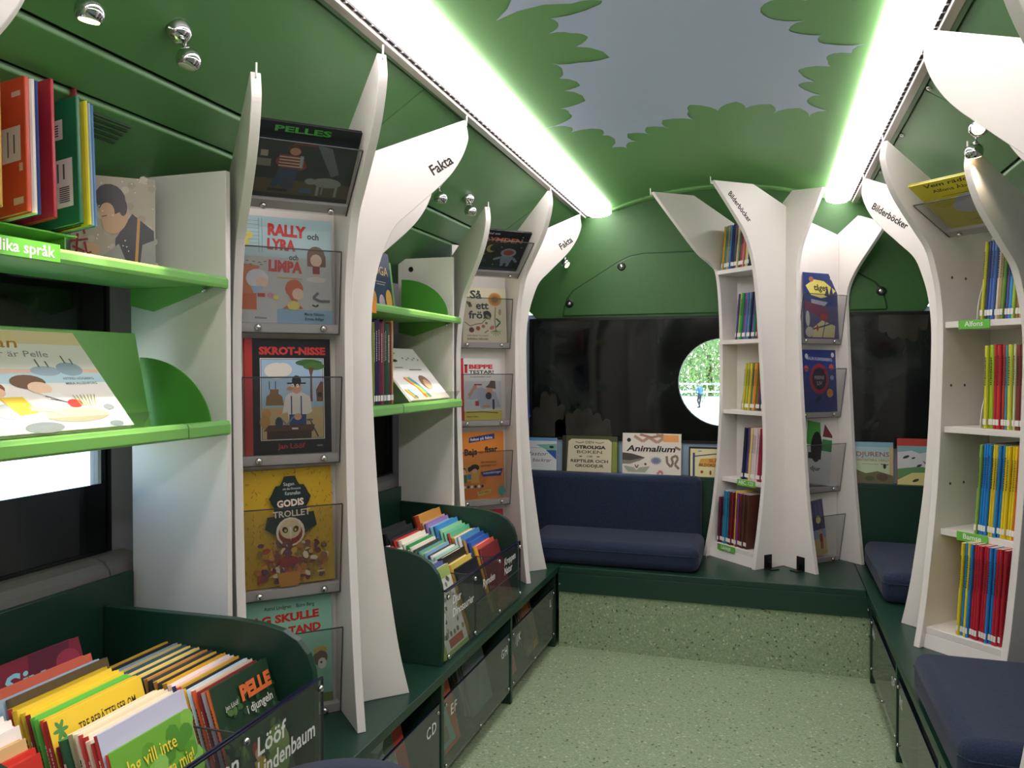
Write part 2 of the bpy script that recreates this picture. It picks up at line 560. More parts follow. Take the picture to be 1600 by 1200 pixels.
MB().prism(grow(ha2, 0.005), (0, 4.047, 0), (1, 0, 0), (0, 0, 1), (0, -1, 0), 0, 0.0025).build('hatch_gap', 'groove', wb)
MB().prism(ha2, (0, 4.046, 0), (1, 0, 0), (0, 0, 1), (0, -1, 0), 0, 0.010).build('access_hatch', 'rearg', wb, bevel=0.004)
for x, z in ((-0.452, 1.774), (-0.722, 1.592), (0.751, 1.614), (0.47, 1.774)):
    b = MB().lathe((x, 4.037, z), (0, -1, 0), [(0.021, 0), (0.021, 0.003), (0.014, 0.005), (0.010, 0.003), (0.0, 0.003)], 16)
    b.build('hatch_bolt', 'black', wb, smooth=True)
    MB().lathe((x, 4.033, z), (0, -1, 0), [(0.009, 0), (0.009, 0.004), (0.004, 0.006)], 10).build('hatch_bolt', 'bolt', wb)

# windows
def ring_film(mb, x0, x1, z0, z1, cx, cz, r, y, th):
    # rectangle with a round hole, as a closed slab of quads
    n = 48
    pts_o = []; pts_i = []
    for i in range(n):
        a = 2 * math.pi * i / n
        c, s_ = math.cos(a), math.sin(a)
        kx = ((x1 - cx) / c if c > 1e-9 else (x0 - cx) / c) if abs(c) > 1e-9 else 1e9
        kz = ((z1 - cz) / s_ if s_ > 1e-9 else (z0 - cz) / s_) if abs(s_) > 1e-9 else 1e9
        k = min(kx, kz)
        pts_o.append((cx + c * k, cz + s_ * k)); pts_i.append((cx + c * r, cz + s_ * r))
    # corners
    vs = []
    for (ox, oz), (ix, iz) in zip(pts_o, pts_i):
        vs += [(ox, y, oz), (ix, y, iz), (ox, y + th, oz), (ix, y + th, iz)]
    fs = []
    for i in range(n):
        a = 4 * i; b = 4 * ((i + 1) % n)
        fs += [(a, b, b + 1, a + 1), (a + 1, b + 1, b + 3, a + 3), (a + 2, a + 3, b + 3, b + 2)]
    mb.add(vs, fs)
    for sx, X in ((1, x1), (-1, x0)):
        for sz, Z in ((1, z1), (-1, z0)):
            cand = [p for p in pts_o if abs(p[0] - X) < 1e-6]
            cand2 = [p for p in pts_o if abs(p[1] - Z) < 1e-6]
            pa = min(cand, key=lambda p: abs(p[1] - Z)); pb = min(cand2, key=lambda p: abs(p[0] - X))
            mb.add([(pa[0], y, pa[1]), (X, y, Z), (pb[0], y, pb[1])], [(0, 1, 2)])
w1 = struct('window_1')
mb = MB()
XA, XB = -1.2615, -1.252
mb.box(XA, 0.10, 0.822, XB, 1.527, 0.98).box(XA, 0.10, 1.28, XB, 1.527, 1.475)
mb.box(XA, 0.10, 0.98, XB, 0.22, 1.28).box(XA, 1.510, 0.98, XB, 1.527, 1.28)
mb.build('dark_film', 'film', w1)
MB().box(-1.281, 0.2, 0.97, -1.276, 1.515, 1.29).build('pane', 'glass', w1)
mb = MB().box(XA, 1.527, 0.815, -1.248, 1.537, 1.482).box(XA, 0.1, 0.815, -1.248, 1.527, 0.822).box(XA, 0.1, 1.475, -1.248, 1.527, 1.482)
mb.build('window_frame', 'black', w1)
w2 = struct('window_2')
MB().box(XA, 2.12, 0.822, XB, 3.045, 1.475).build('dark_film', 'film', w2)
mb = MB().box(XA, 3.045, 0.815, -1.248, 3.055, 1.482).box(XA, 2.12, 0.815, -1.248, 3.045, 0.822)
mb.build('window_frame', 'black', w2)
w3 = struct('window_3')
mb = MB()
ring_film(mb, -0.925, 0.957, 0.900, 1.506, 0.047, 1.19, 0.215, 4.040, 0.008)
mb.build('dark_film', 'film', w3)
MB().lathe((0.047, 4.062, 1.19), (0, 1, 0), [(0.226, 0), (0.226, 0.004)], 48).build('pane', 'glass', w3)
def lobes(x0, x1, zb, h, n, seed, up=1):
    rr_ = random.Random(seed); pts = []
    for i in range(n):
        a = x0 + (x1 - x0) * i / n; b = x0 + (x1 - x0) * (i + 1) / n
        top = h * (0.45 + 0.55 * math.sin(math.pi * (i + .5) / n)) * rr_.uniform(.8, 1.1)
        for k in range(6):
            t_ = k / 6
            pts.append((a + (b - a) * t_, zb + up * (top + (b - a) * .35 * math.sin(math.pi * t_))))
    return [(x1, zb), (x0, zb)] + pts
for args in ((-.922, -.740, .902, .24, 4, 3), (-.80, -.50, .902, .13, 6, 5)):
    MB().add([(x, 4.0393, z) for x, z in lobes(*args)], [tuple(range(2 + 6 * args[4]))]).build('film_print', 'film_print', w3)
MB().add([(x, 4.0393, z) for x, z in lobes(.74, .952, 1.505, .12, 5, 9, -1)], [tuple(range(32))]).build('film_print', 'film_print', w3)
fr = MB()
rr = [(-0.938, 0.888), (0.970, 0.888), (0.970, 1.518), (-0.938, 1.518)]
fr.box(-0.938, 4.036, 0.888, -0.925, 4.05, 1.518).box(0.957, 4.036, 0.888, 0.970, 4.05, 1.518)
fr.box(-0.925, 4.036, 0.888, 0.957, 4.05, 0.900).box(-0.925, 4.036, 1.506, 0.957, 4.05, 1.518)
fr.build('window_frame', 'black', w3)
rg = MB()
n = 48
vs = []; fs = []
for i in range(n):
    a = 2 * math.pi * i / n
    for rad, yy in ((0.2145, 4.039), (0.2145, 4.072), (0.2185, 4.039)):
        vs.append((0.047 + rad * math.cos(a), yy, 1.19 + rad * math.sin(a)))
for i in range(n):
    a, b = 3 * i, 3 * ((i + 1) % n)
    fs += [(a, b, b + 1, a + 1), (a + 2, b + 2, b, a)]
rg.add(vs, fs).build('porthole_rim', 'black', w3)

# grey heater casing below the left window
cs = [(0, 0), (0.062, 0), (0.072, 0.02), (0.072, 0.085), (0.067, 0.105), (0.050, 0.120), (0.025, 0.129), (0, 0.130)]
for a, b in ((0.0, 1.47), (1.472, 1.572), (2.12, 3.06)):
    MB().prism(cs, (-1.255, 0, 0.684), (1, 0, 0), (0, 0, 1), (0, 1, 0), a, b).build('window_sill', 'grey', bevel=0.006, seg=3, kind='structure')

# ceiling
ce = struct('ceiling')
def arch(x):
    return max(2.07, 2.07 + 0.08 * (1 - (x / 0.49) ** 2))
mb = MB()
xs = [-0.66 + 1.32 * i / 24 for i in range(25)]
vs = [(x, y, arch(x) + dz) for dz in (0, 0.02) for y in (Y0, Y1 + 0.02) for x in xs]
N = 25
fs = []
for i in range(24):
    fs += [(i, N + i, N + i + 1, i + 1)[::-1], (2 * N + i, 3 * N + i, 3 * N + i + 1, 2 * N + i + 1)]
mb.add(vs, fs).build('roof_panel', 'ceil', ce, smooth=True)

SKY = [(-0.131, 1.923), (-0.139, 1.94), (-0.264, 1.942), (-0.256, 1.994), (-0.289, 2.017), (-0.237, 2.053), (-0.203, 2.102), (-0.245, 2.139), (-0.176, 2.266), (-0.26, 2.245), (-0.33, 2.19), (-0.316, 2.279), (-0.335, 2.309), (-0.294, 2.409), (-0.346, 2.407), (-0.308, 2.543), (-0.389, 2.536), (-0.376, 2.605), (-0.379, 2.644), (-0.441, 2.662), (-0.475, 2.645), (-0.401, 2.729), (-0.411, 2.779), (-0.321, 2.845), (-0.327, 2.921), (-0.303, 2.963), (-0.325, 3.091), (-0.274, 3.156), (-0.26, 3.086), (-0.224, 3.11), (-0.246, 2.976), (-0.172, 3.054), (-0.172, 2.954), (-0.096, 3.018), (-0.108, 2.908), (-0.002, 2.947), (-0.01, 2.841), (0.0, 2.781), (0.088, 2.864), (0.151, 2.771), (0.18, 2.838), (0.262, 2.785), (0.269, 2.887), (0.352, 2.795), (0.383, 2.877), (0.433, 2.779), (0.377, 2.744), (0.376, 2.682), (0.406, 2.643), (0.345, 2.593), (0.34, 2.572), (0.384, 2.533), (0.341, 2.474), (0.336, 2.449), (0.418, 2.393), (0.409, 2.359), (0.407, 2.313), (0.46, 2.276), (0.486, 2.202), (0.387, 2.241), (0.375, 2.224), (0.384, 2.188), (0.315, 2.19), (0.302, 2.176), (0.339, 2.11), (0.267, 2.118), (0.234, 2.072), (0.259, 2.01),
       (0.34, 2.0), (0.30, 1.9), (0.39, 1.8), (0.3, 1.72), (0.35, 1.55), (0.22, 1.47), (0.16, 1.54), (0.02, 1.36), (-0.08, 1.5), (-0.2, 1.4), (-0.22, 1.54), (-0.4, 1.62), (-0.3, 1.74), (-0.38, 1.86), (-0.2, 1.9)]
area = sum(SKY[i][0] * SKY[(i + 1) % len(SKY)][1] - SKY[(i + 1) % len(SKY)][0] * SKY[i][1] for i in range(len(SKY)))
sg = 1 if area > 0 else -1
poly = []
for i, p in enumerate(SKY):
    q = SKY[(i + 1) % len(SKY)]
    dx, dy = q[0] - p[0], q[1] - p[1]
    poly.append(p)
    for t, k in ((0.3, 0.10), (0.65, 0.11)):
        poly.append((p[0] + dx * t - sg * dy * k, p[1] + dy * t + sg * dx * k))
bm = bmesh.new()
f = bm.faces.new([bm.verts.new((x, y, 0)) for x, y in poly])
bmesh.ops.triangulate(bm, faces=[f])
for _ in range(3):
    bmesh.ops.subdivide_edges(bm, edges=[e for e in bm.edges if abs(e.verts[0].co.x - e.verts[1].co.x) > 0.05], cuts=1, use_grid_fill=False)
    bmesh.ops.triangulate(bm, faces=bm.faces[:])
for v in bm.verts:
    v.co.z = arch(v.co.x) - 0.0015
me = bpy.data.meshes.new('sky_print'); bm.to_mesh(me); bm.free()
me.materials.append(M['sky']); me.polygons.foreach_set('use_smooth', [True] * len(me.polygons))
o = bpy.data.objects.new('sky_print', me); COL.objects.link(o); o.parent = ce
o['label'] = 'pale blue sky opening with leaf-shaped edges'

# lip along the rear edge of the ceiling
vs = []
k = 0
secs = []
for i in range(29):
    x = -0.66 + 1.32 * i / 28
    z = arch(x) if abs(x) < 0.45 else max(arch(x), 0) - (abs(x) - 0.45) * 0.15
    secs.append([(x, 4.04, z + 0.02), (x, 4.012, z + 0.004), (x, 4.006, z - 0.006), (x, 4.012, z - 0.013), (x, 4.04, z - 0.016)])
fs = []
for i, s_ in enumerate(secs):
    vs += s_
for i in range(28):
    for j in range(4):
        a = i * 5 + j
        fs.append((a, a + 1, a + 6, a + 5))
MB().add(vs, fs).build('ceiling_lip', 'ceil', ce, smooth=True)

# sloping green panels between the strip lights and the side walls
for sg in (-1, 1):
    seams = [Y0, 0.65, 2.045, 3.44, 4.045] if sg < 0 else [Y0, 1.1, 2.47, 3.84, 4.045]
    U = Vector((0.0, 1.0, 0.0))
    ro = 0.0 if sg < 0 else 0.0135
    rows = [((0.636 + ro, 2.034), (0.650 + ro, 2.026)), ((0.6535 + ro, 2.0245), (0.926, 1.849)), ((0.934, 1.837), (1.011, 1.787)), ((1.018, 1.776), (1.262, 1.619))]
    for a, b in zip(seams[:-1], seams[1:]):
        for (xa, za), (xb, zb) in rows:
            if xa < 0.65 and a != seams[0]:
                continue
            e0, e1 = (a + 0.0015, b - 0.0015) if xa > 0.65 else (Y0, 4.045)
            pf = [(sg * xa, za), (sg * xb, zb), (sg * xb, zb + 0.014), (sg * xa, za + 0.014)]
            MB().prism(pf, (0, 0, 0), (1, 0, 0), (0, 0, 1), (0, 1, 0), e0, e1).build('cove_panel', 'cove', ce, bevel=0.0025)
    pf = [(sg * 0.64, 2.05), (sg * 1.262, 1.648), (sg * 1.262, 1.675), (sg * 0.64, 2.075)]
    MB().prism(pf, (0, 0, 0), (1, 0, 0), (0, 0, 1), (0, 1, 0), Y0, 4.045).build('cove_backing', 'groove', ce)
    for i, y in enumerate([2.44, 2.90, 3.42, 2.43]):
        if sg < 0: break
        x = (0.672, 0.672, 0.672, 0.9)[i]
        z = 2.0205 - 0.6710 * (x - 0.672)
        nrm = Vector((-0.541, 0, -0.841))
        MB().lathe((x, y, z), nrm, [(0.009, -0.004), (0.009, 0.002), (0.005, 0.006), (0.002, 0.006)], 10).build('panel_screw', 'bolt', ce, smooth=True)
vt = MB()
for i in range(5):
    x = -1.035 - 0.011 * i
    z = 1.7655 - 0.645 * (abs(x) - 1.035)
    vt.box(-0.003, -0.05, -0.003, 0.003, 0.05, 0.001, T=Matrix.Translation((x, 1.33, z)))
vt.build('air_vent', 'groove', ce)

# strip lights
for sg in (-1, 1):
    t = thing('strip_light', 'long white strip light along the %s edge of the ceiling' % ('left' if sg < 0 else 'right'), 'light',
              (sg * 0.55, 0.7, 2.05), group='ceiling strip lights')
    pf = [(0.478, 2.0695), (0.476, 2.060), (0.479, 2.049), (0.487, 2.039), (0.500, 2.033), (0.518, 2.028), (0.545, 2.025), (0.575, 2.028), (0.5995, 2.036), (0.5995, 2.056), (0.54, 2.064)]
    sh = 0.010 if sg < 0 else 0.0
    off = 0.0 if sg < 0 else 0.0135
    if sg > 0:
        pf = [(.505 + (x - .476) * (.6130 - .505) / (.5995 - .476), z) for x, z in pf]
    def strip(pts, y0, y1, name, mat, bv=0.0):
        mb = MB()
        n = len(pts)
        vs = [(sg * (x + sh * (y - 1.7)), y, z) for y in (y0, y1) for x, z in pts]
        fs = [tuple(range(n))[::-1], tuple(range(n, 2 * n))] + [(i, (i + 1) % n, n + (i + 1) % n, n + i) for i in range(n)]
        return mb.add(vs, fs).build(name, mat, t, bevel=bv)
    def bx(x0, z0, x1, z1):
        return [(x0, z0), (x1, z0), (x1, z1), (x0, z1)]
    strip(pf, Y0 + .02, 4.0, 'diffuser', 'diffuser')
    strip(pf, 4.0, 4.03, 'end_cap', 'diffuser')
    strip(bx(.6005 + off, 2.031, .6085 + off, 2.056), Y0 + .02, 4.0, 'vent_slot', 'slot')
    ml = MB()
    y = -0.2
    while y < 3.98:
        xx = sh * (y - 1.7) + off
        ml.box(min(sg * (.6006 + xx), sg * (.6084 + xx)), y, 2.0295, max(sg * (.6006 + xx), sg * (.6084 + xx)), y + 0.006, 2.0312)
        y += 0.04
    ml.build('slot_bars', 'alu', t, kind='stuff')
    strip(bx(.609 + off, 2.0215, .634 + off, 2.05), Y0 + .02, 4.02, 'rail', 'alu', 0.003)

# ------------------------------------------------------------------ benches with book bins underneath
def bench(sg, label):
    t = thing('bench', label, 'bench', (sg * 0.9, 1.0, 0.0))
    x0, x1 = sorted((sg * 1.252, sg * 0.640))
    MB().box(x0, -1.2, 0.337, x1, 4.05, 0.363).build('bench_top', 'bench', t, bevel=0.002)
    ys = DIV[sg]
    for y in ys:
        a, b = sorted((sg * 1.17, sg * 0.652))
        MB().box(a, y - 0.010, 0.0, b, y + 0.010, 0.337).build('divider', 'bench', t, bevel=0.0015)
    a, b = sorted((sg * 1.17, sg * 0.70))
    MB().box(a, ys[0], 0.02, b, ys[-1], 0.04).build('base_board', 'bench', t)
    a, b = sorted((sg * 1.175, sg * 1.165))
    MB().box(a, ys[0], 0.0, b, ys[-1], 0.337).build('back_board', 'bench', t)
    return t
DIV = {-1: [0.16, 0.83, 1.50, 2.17, 2.835, 3.485], 1: [0.76, 1.44, 2.12, 2.79, 3.465]}
bench(-1, 'dark green bench along the left wall under the two white book towers')
bench(1, 'dark green bench along the right wall under the navy cushions')
t = thing('bench', 'dark green bench across the back in front of the rear window', 'bench', (0, 3.75, 0.25))
MB().box(-0.638, 3.49, 0.337, 0.638, 4.05, 0.363).build('bench_top', 'bench', t, bevel=0.002)
MB().box(-0.642, 3.4905, 0.250, 0.655, 3.508, 0.336).build('fascia', 'bench', t, bevel=0.0015)
MB().box(-1.18, 3.983, 0.364, 0.030, 3.999, 0.714).build('back_board', 'bench', t, bevel=0.0015)
MB().box(0.640, 3.983, 0.364, 1.18, 3.999, 0.714).build('back_board', 'bench', t, bevel=0.0015)
MB().box(-1.18, 3.983, 0.7145, 0.030, 4.05, 0.727).build('ledge', 'bench', t, bevel=0.0015)
MB().box(0.640, 3.983, 0.7145, 1.18, 4.05, 0.727).build('ledge', 'bench', t, bevel=0.0015)
for x in (-0.636, 0.648):
    MB().lathe((x, 3.4905, 0.285), (0, -1, 0), [(0.006, 0), (0.005, 0.003), (0.001, 0.004)], 8).build('bolt', 'bolt', t)

def drawer_bin(sg, y0, y1, left_txt, right_txt, label):
    """pull-out bin under the bench with a clear lettered front (left_txt at the low-Y end on the left side)"""
    t = thing('bin_drawer', label, 'book bin', (sg * 0.66, (y0 + y1) / 2, 0.0))
    xf = sg * 0.660
    a, b = sorted((xf, sg * 0.656))
    mb = MB().box(a, y0 + .014, 0.048, b, y1 - .014, 0.268)
    mb.build('front', 'acrylic_smoke', t)
    a, b = sorted((sg * 0.6612, sg * 0.6552))
    MB().box(a, y0 + .014, 0.2683, b, y1 - .014, 0.2715).build('front_edge', 'edge_navy', t)
    a, b = sorted((sg * 1.12, sg * 0.664))
    MB().box(a, y0 + .016, 0.042, b, y1 - .016, 0.050).build('bottom', 'black', t)
    ym = (y0 + y1) / 2
    a, b = sorted((sg * 1.10, sg * 0.6615))
    MB().box(a, ym - 0.0015, 0.051, b, ym + 0.0015, 0.262).build('partition', 'acrylic_smoke', t)
    for y, z in ((y0 + .03, .25), (y1 - .03, .25), (y0 + .03, .066), (y1 - .03, .066), (ym, .058)):
        MB().lathe((sg * 0.656, y, z), (-sg, 0, 0), [(0.006, 0), (0.006, 0.003), (0.004, 0.006), (0.001, 0.007)], 10).build('bolt', 'bolt', t, smooth=True)
    U = (0, -sg, 0)
    for s_, y in ((left_txt, y0 + 0.095), (right_txt, y1 - 0.075)):
        if s_:
            mb = MB()
            text3(mb, s_, (sg * 0.6552, y, 0.215), U, (0, 0, 1), 0.046, bold=0.015, space=1.25)
            mb.build('lettering', 'vinyl', t)
    return t
# ------------------------------------------------------------------ tree-shaped towers
P_SIDE = [(.197, .3635), (.172, .47), (.150, .6), (.118, .83), (.102, 1.04), (.094, 1.25), (.094, 1.40), (.107, 1.50), (.130, 1.575), (.160, 1.637), (.215, 1.69), (.305, 1.774), (.350, 1.834), (.374, 1.89), (.374, 1.92), (.366, 1.952)]
P_B2 = [(.197, .3635), (.164, .56), (.140, .76), (.135, .96), (.150, 1.19), (.168, 1.415), (.186, 1.60), (.215, 1.745), (.259, 1.847), (.333, 1.939), (.440, 2.058)]
P_B1 = [(.209, .3635), (.165, .56), (.133, .80), (.118, 1.0), (.112, 1.19), (.118, 1.50), (.140, 1.70), (.180, 1.75), (.260, 1.80), (.40, 1.935), (.525, 2.060)]
P_B3 = [(.202, .3635), (.158, .628), (.127, .963), (.094, 1.415), (.084, 1.65), (.087, 1.72), (.105, 1.796), (.148, 1.887), (.190, 1.962), (.225, 2.030)]
P_B4 = [(.188, .3635), (.143, .75), (.113, 1.186), (.094, 1.50), (.092, 1.58), (.108, 1.645), (.150, 1.715), (.225, 1.805), (.299, 1.894)]
TH = 0.021

class Box3:
    """one 45-degree compartment: axis point, opening direction nd, side direction sd (away from the shared corner)"""
    def __init__(s, ax, nd, sd):
        s.ax = Vector((ax[0], ax[1], 0)); s.nd = Vector((nd[0], nd[1], 0)); s.sd = Vector((sd[0], sd[1], 0))
    def p(s, d, w, z):
        return s.ax + s.nd * d + s.sd * w + Vector((0, 0, z))

def board(t, bx, w0, w1, prof, top, mat='white'):
    pts = spline(prof, 5) + top
    o = MB().prism(pts, bx.ax, bx.nd, (0, 0, 1), bx.sd, w0, w1).build('side_board', mat, t, bevel=0.0012, seg=1)
    return o

def hook(t, bx, d, w, z):
    mb = MB()
    a = bx.p(d - 0.004, w, z - 0.012); b = bx.p(d + 0.008, w, z - 0.012); c = bx.p(d + 0.010, w, z + 0.016)
    mb.cyl(a, b, 0.0022, n=6).cyl(b, c, 0.0022, n=6)
    mb.build('hook', 'white_metal', t)

def pocket(t, bx, w0, w1, z, hgt=0.20, d0=0.050, d1=0.076, ec='edge'):
    """clear angled book pocket: pale bar, acrylic front leaning outwards, two bolts"""
    bar = MB()
    for a in (0,):
        pts = [(0.001, z - 0.022), (d0 - 0.003, z - 0.022), (d0 - 0.001, z + 0.0), (0.001, z + 0.0)]
        bar.prism(pts, bx.ax, bx.nd, (0, 0, 1), bx.sd, w0, w1)
    pk = bar.build('acrylic_pocket', 'bar', t)
    fr = MB()
    pts = [(d0 - 0.0005, z - 0.024), (d0 + 0.0025, z - 0.024), (d1 + 0.0025, z + hgt), (d1 - 0.0005, z + hgt)]
    fr.prism(pts, bx.ax, bx.nd, (0, 0, 1), bx.sd, w0, w1)
    fr.build('front_plate', 'acrylic', pk)
    ed = MB()
    A, B = bx.p(d1 + .001, w0, z + hgt), bx.p(d1 + .001, w1, z + hgt)
    C, D = bx.p(d0 + .001, w0, z - .024), bx.p(d0 + .001, w1, z - .024)
    ed.cyl(A, B, 0.0018, n=5).cyl(A, C, 0.0016, n=5).cyl(B, D, 0.0016, n=5).cyl(C, D, 0.0012, n=5)
    ed.build('plate_edge', ec, pk)
    for f in (0.17, 0.83):
        c = bx.p(d0 + 0.004, w0 + (w1 - w0) * f, z - 0.011)
        MB().lathe(c, bx.nd, [(0.0085, 0), (0.0085, 0.004), (0.006, 0.008), (0.001, 0.0095)], 12).build('bolt', 'bolt', pk, smooth=True)
    return pk

def tilt_pocket(t, bx, w0, w1, da, za, db, zb):
    """the topmost pocket, leaning forward under the branch: plate from (da,za) to (db,zb)"""
    L = math.hypot(db - da, zb - za); ud, uz = (db - da) / L, (zb - za) / L
    nd_, nz_ = uz, -ud                      # towards the reader: out and down
    def q(a, n): return (da + ud * a + nd_ * n, za + uz * a + nz_ * n)
    bar = MB().prism([q(0, 0.0), q(0.024, 0.0), q(0.024, 0.022), q(0, 0.022)], bx.ax, bx.nd, (0, 0, 1), bx.sd, w0, w1)
    pk = bar.build('acrylic_pocket', 'bar', t)
    MB().prism([q(0, -0.004), q(L * .8, -0.004), q(L * .8, -0.001), q(0, -0.001)], bx.ax, bx.nd, (0, 0, 1), bx.sd, w0, w1).build('back_plate', 'white', pk)
    MB().prism([q(-.002, 0.0225), q(L * .86, 0.030), q(L * .86, 0.033), q(-.002, 0.0255)], bx.ax, bx.nd, (0, 0, 1), bx.sd, w0, w1).build('front_plate', 'acrylic', pk)
    e = q(L * .86, .0315); e0 = q(-.002, .024)
    MB().cyl(bx.p(e[0], w0, e[1]), bx.p(e[0], w1, e[1]), 0.002, n=5).cyl(bx.p(e[0], w0, e[1]), bx.p(e0[0], w0, e0[1]), 0.0016, n=5).cyl(
        bx.p(e[0], w1, e[1]), bx.p(e0[0], w1, e0[1]), 0.0016, n=5).build('plate_edge', 'edge', pk)
    for f in (0.17, 0.83):
        e = q(0.011, 0.027)
        c = bx.p(e[0], w0 + (w1 - w0) * f, e[1])
        ax = bx.nd * nd_ + Vector((0, 0, nz_))
        MB().lathe(c, ax, [(0.0085, 0), (0.0085, 0.004), (0.006, 0.008), (0.001, 0.0095)], 12).build('bolt', 'bolt', pk, smooth=True)
    return q

def shelf_board(t, bx, w0, w1, d0, d1, z, lab=None, lw=0.1, lc=None, right=1, lab_z=None):
    pts = [(d0, z - 0.020), (d1, z - 0.020), (d1, z), (d0, z)]
    sh = MB().prism(pts, bx.ax, bx.nd, (0, 0, 1), bx.sd, w0, w1).build('shelf', 'white', t, bevel=0.0012, seg=1)
    if lab:
        wc = lc if lc is not None else (w0 + w1) / 2
        zz = lab_z if lab_z is not None else z - 0.012
        lb = MB().prism([(d1 + .0005, zz - 0.014), (d1 + .0035, zz - 0.014), (d1 + .0035, zz + 0.014), (d1 + .0005, zz + 0.014)],
                        bx.ax, bx.nd, (0, 0, 1), bx.sd, wc - lw / 2, wc + lw / 2).build('shelf_label', 'tag', sh)
        tx = MB()
        text3(tx, lab, bx.p(d1 + 0.004, wc, zz + 0.001), bx.sd * right, (0, 0, 1), 0.023, bold=0.012)
        tx.build('lettering', 'vinyl', sh)
    return sh

def letter_on(t, txt, O, U, V, size, width=None):
    mb = MB()
    text3(mb, txt, O, U, V, size, bold=0.022, width=width)
    mb.build('lettering', 'ink', t)

def screws(t, bx, w, lst, sgn):
    for d, z in lst:
        MB().lathe(bx.p(d, w, z), bx.sd * sgn, [(0.005, 0), (0.004, 0.0012), (0.0005, 0.0014)], 8).build('screw', 'edge', t)

def side_tower(axx, Yc, kind1, label, word, W=0.25, foot=.3635):
    sx = 1 if axx < 0 else -1               # towards the aisle
    b1 = Box3((axx, Yc), (sx * S2, -S2), (-sx * S2, -S2))
    b2 = Box3((axx, Yc), (sx * S2, S2), (-sx * S2, S2))
    t = thing('book_tower', label, 'shelf tower', (axx, Yc, 0.363), group='white tree-shaped book towers')
    sl = 0.456
    def top(dm): return [(dm, 1.952 - sl * (.366 - dm))]
    dB = -0.17 if kind1 == 'shelves' else -0.15
    B = board(t, b1, -TH, 0, P_SIDE, top(-0.25) + [(-0.25, .3635)])
    low = [(d_, z_ if z_ < 1.0 else z_ - .086 * min(1.0, (z_ - 1.0) / .5)) for d_, z_ in P_SIDE]   # the outer boards follow the lower cove
    A = board(t, b1, W, W + TH, low, [(dB, 1.866 - sl * (.366 - dB)), (dB, .3635)])
    F = board(t, b2, -TH, 0, P_SIDE, top(0.0005) + [(0.0005, .3635)])
    lowg = [(p[0], max(p[1], foot)) for p in low if p[1] >= foot or foot < .4] if foot < .4 else [(.171, foot)] + [p for p in low if p[1] > foot]
    G = board(t, b2, W, W + TH, lowg, [(-0.10, 1.866 - sl * .466), (-0.10, foot)])
    for bx, w in ((b1, -TH / 2), (b1, W + TH / 2), (b2, -TH / 2), (b2, W + TH / 2)):
        hook(t, bx, 0.366, w, 1.952 if w < 0 else 1.866)
    if kind1 == 'pockets':
        ht = 1.952 - sl * (.366 - 0)
        MB().prism([(-0.014, .3635), (0, .3635), (0, ht - .01), (-0.014, ht - .016)], b1.ax, b1.nd, (0, 0, 1), b1.sd, 0.0005, W - .0005).build('back_panel', 'white', t)
        for z, hg in ((0.386, .205), (0.70, .208), (1.036, .196), (1.366, .184)):
            pocket(t, b1, 0.003, W - 0.003, z, hg)
        tilt_pocket(t, b1, 0.003, W - 0.003, .105, 1.652, .266, 1.805)
    else:
        ht = 1.952 - sl * (.366 + .155)
        MB().prism([(-0.168, .3635), (-0.155, .3635), (-0.155, ht - .02), (-0.168, ht - .026)], b1.ax, b1.nd, (0, 0, 1), b1.sd, 0.0005, W - .0005).build('back_panel', 'white', t)
    # lettering on the reverse board, reading along the branch
    O = b2.ax + b2.nd * 0.293 + b2.sd * (-TH - 0.0006) + Vector((0, 0, 1.816))
    dirv = (b2.nd * 0.82 + Vector((0, 0, 0.572))).normalized()
    if sx < 0:
        dirv = -dirv
    nrm = -b2.sd
    V = nrm.cross(dirv)
    if not word:
        pass
    elif word == 'Bilderböcker':
        O = b2.ax + b2.nd * 0.256 + b2.sd * (-TH - 0.0006) + Vector((0, 0, 1.795))
        letter_on(t, word, O, dirv, V, 0.033, 0.172)
    else:
        letter_on(t, word, O, dirv, V, 0.040, 0.074)
    return t, b1, b2, W

TW1 = side_tower(-.83, 1.867, 'pockets', 'white tree-shaped tower of book pockets, the nearer one on the left side', 'Fakta')
TW2 = side_tower(-.83, 3.30, 'pockets', 'white tree-shaped tower of book pockets, the farther one on the left side', 'Fakta')
TW0 = side_tower(-.83, 0.44, 'pockets', 'white tower whose curved edge just enters the top left corner', 'Fakta')
TR1 = side_tower(.86, 2.95, 'shelves', 'white tree-shaped tower with shelves of spines at the right side', 'Bilderböcker')
TR0 = side_tower(.84, 1.60, 'shelves', 'white tower whose broad branch leans into the top right corner', '', 0.228, .488)
# shelves of the right-hand tower
tr, rb1, rb2, rW = TR1
SH_R = {}
for z, lab, lc in ((1.405, 'Alfons', .098), (1.068, None, None), (0.738, 'Bamse', .108), (0.428, None, None)):
    d1 = 0.084 if z > 1.0 else (0.098 if z > .5 else 0.165)
    SH_R[z] = shelf_board(tr, rb1, 0.0005, rW - .0005, -0.154, d1, z, lab, 0.10, lc, 1)
MB().prism([(0.163, .3635), (0.176, .3635), (0.168, .407), (0.155, .407)], rb1.ax, rb1.nd, (0, 0, 1), rb1.sd, .0005, rW - .0005).build('plinth_strip', 'white', tr)
tqR = tilt_pocket(tr, rb1, 0.003, rW - .003, .060, 1.700, .262, 1.806)
for z in (1.55, 1.20, 0.88):
    screws(tr, rb1, 0.0, [(-0.02, z), (0.05, z)], 1)
# two shelves in the unseen near tower so that it is complete
for z in (1.405, 1.068, 0.738, 0.428):
    shelf_board(TR0[0], TR0[1], 0.0005, TR0[3] - .0005, -0.154, 0.080, z)

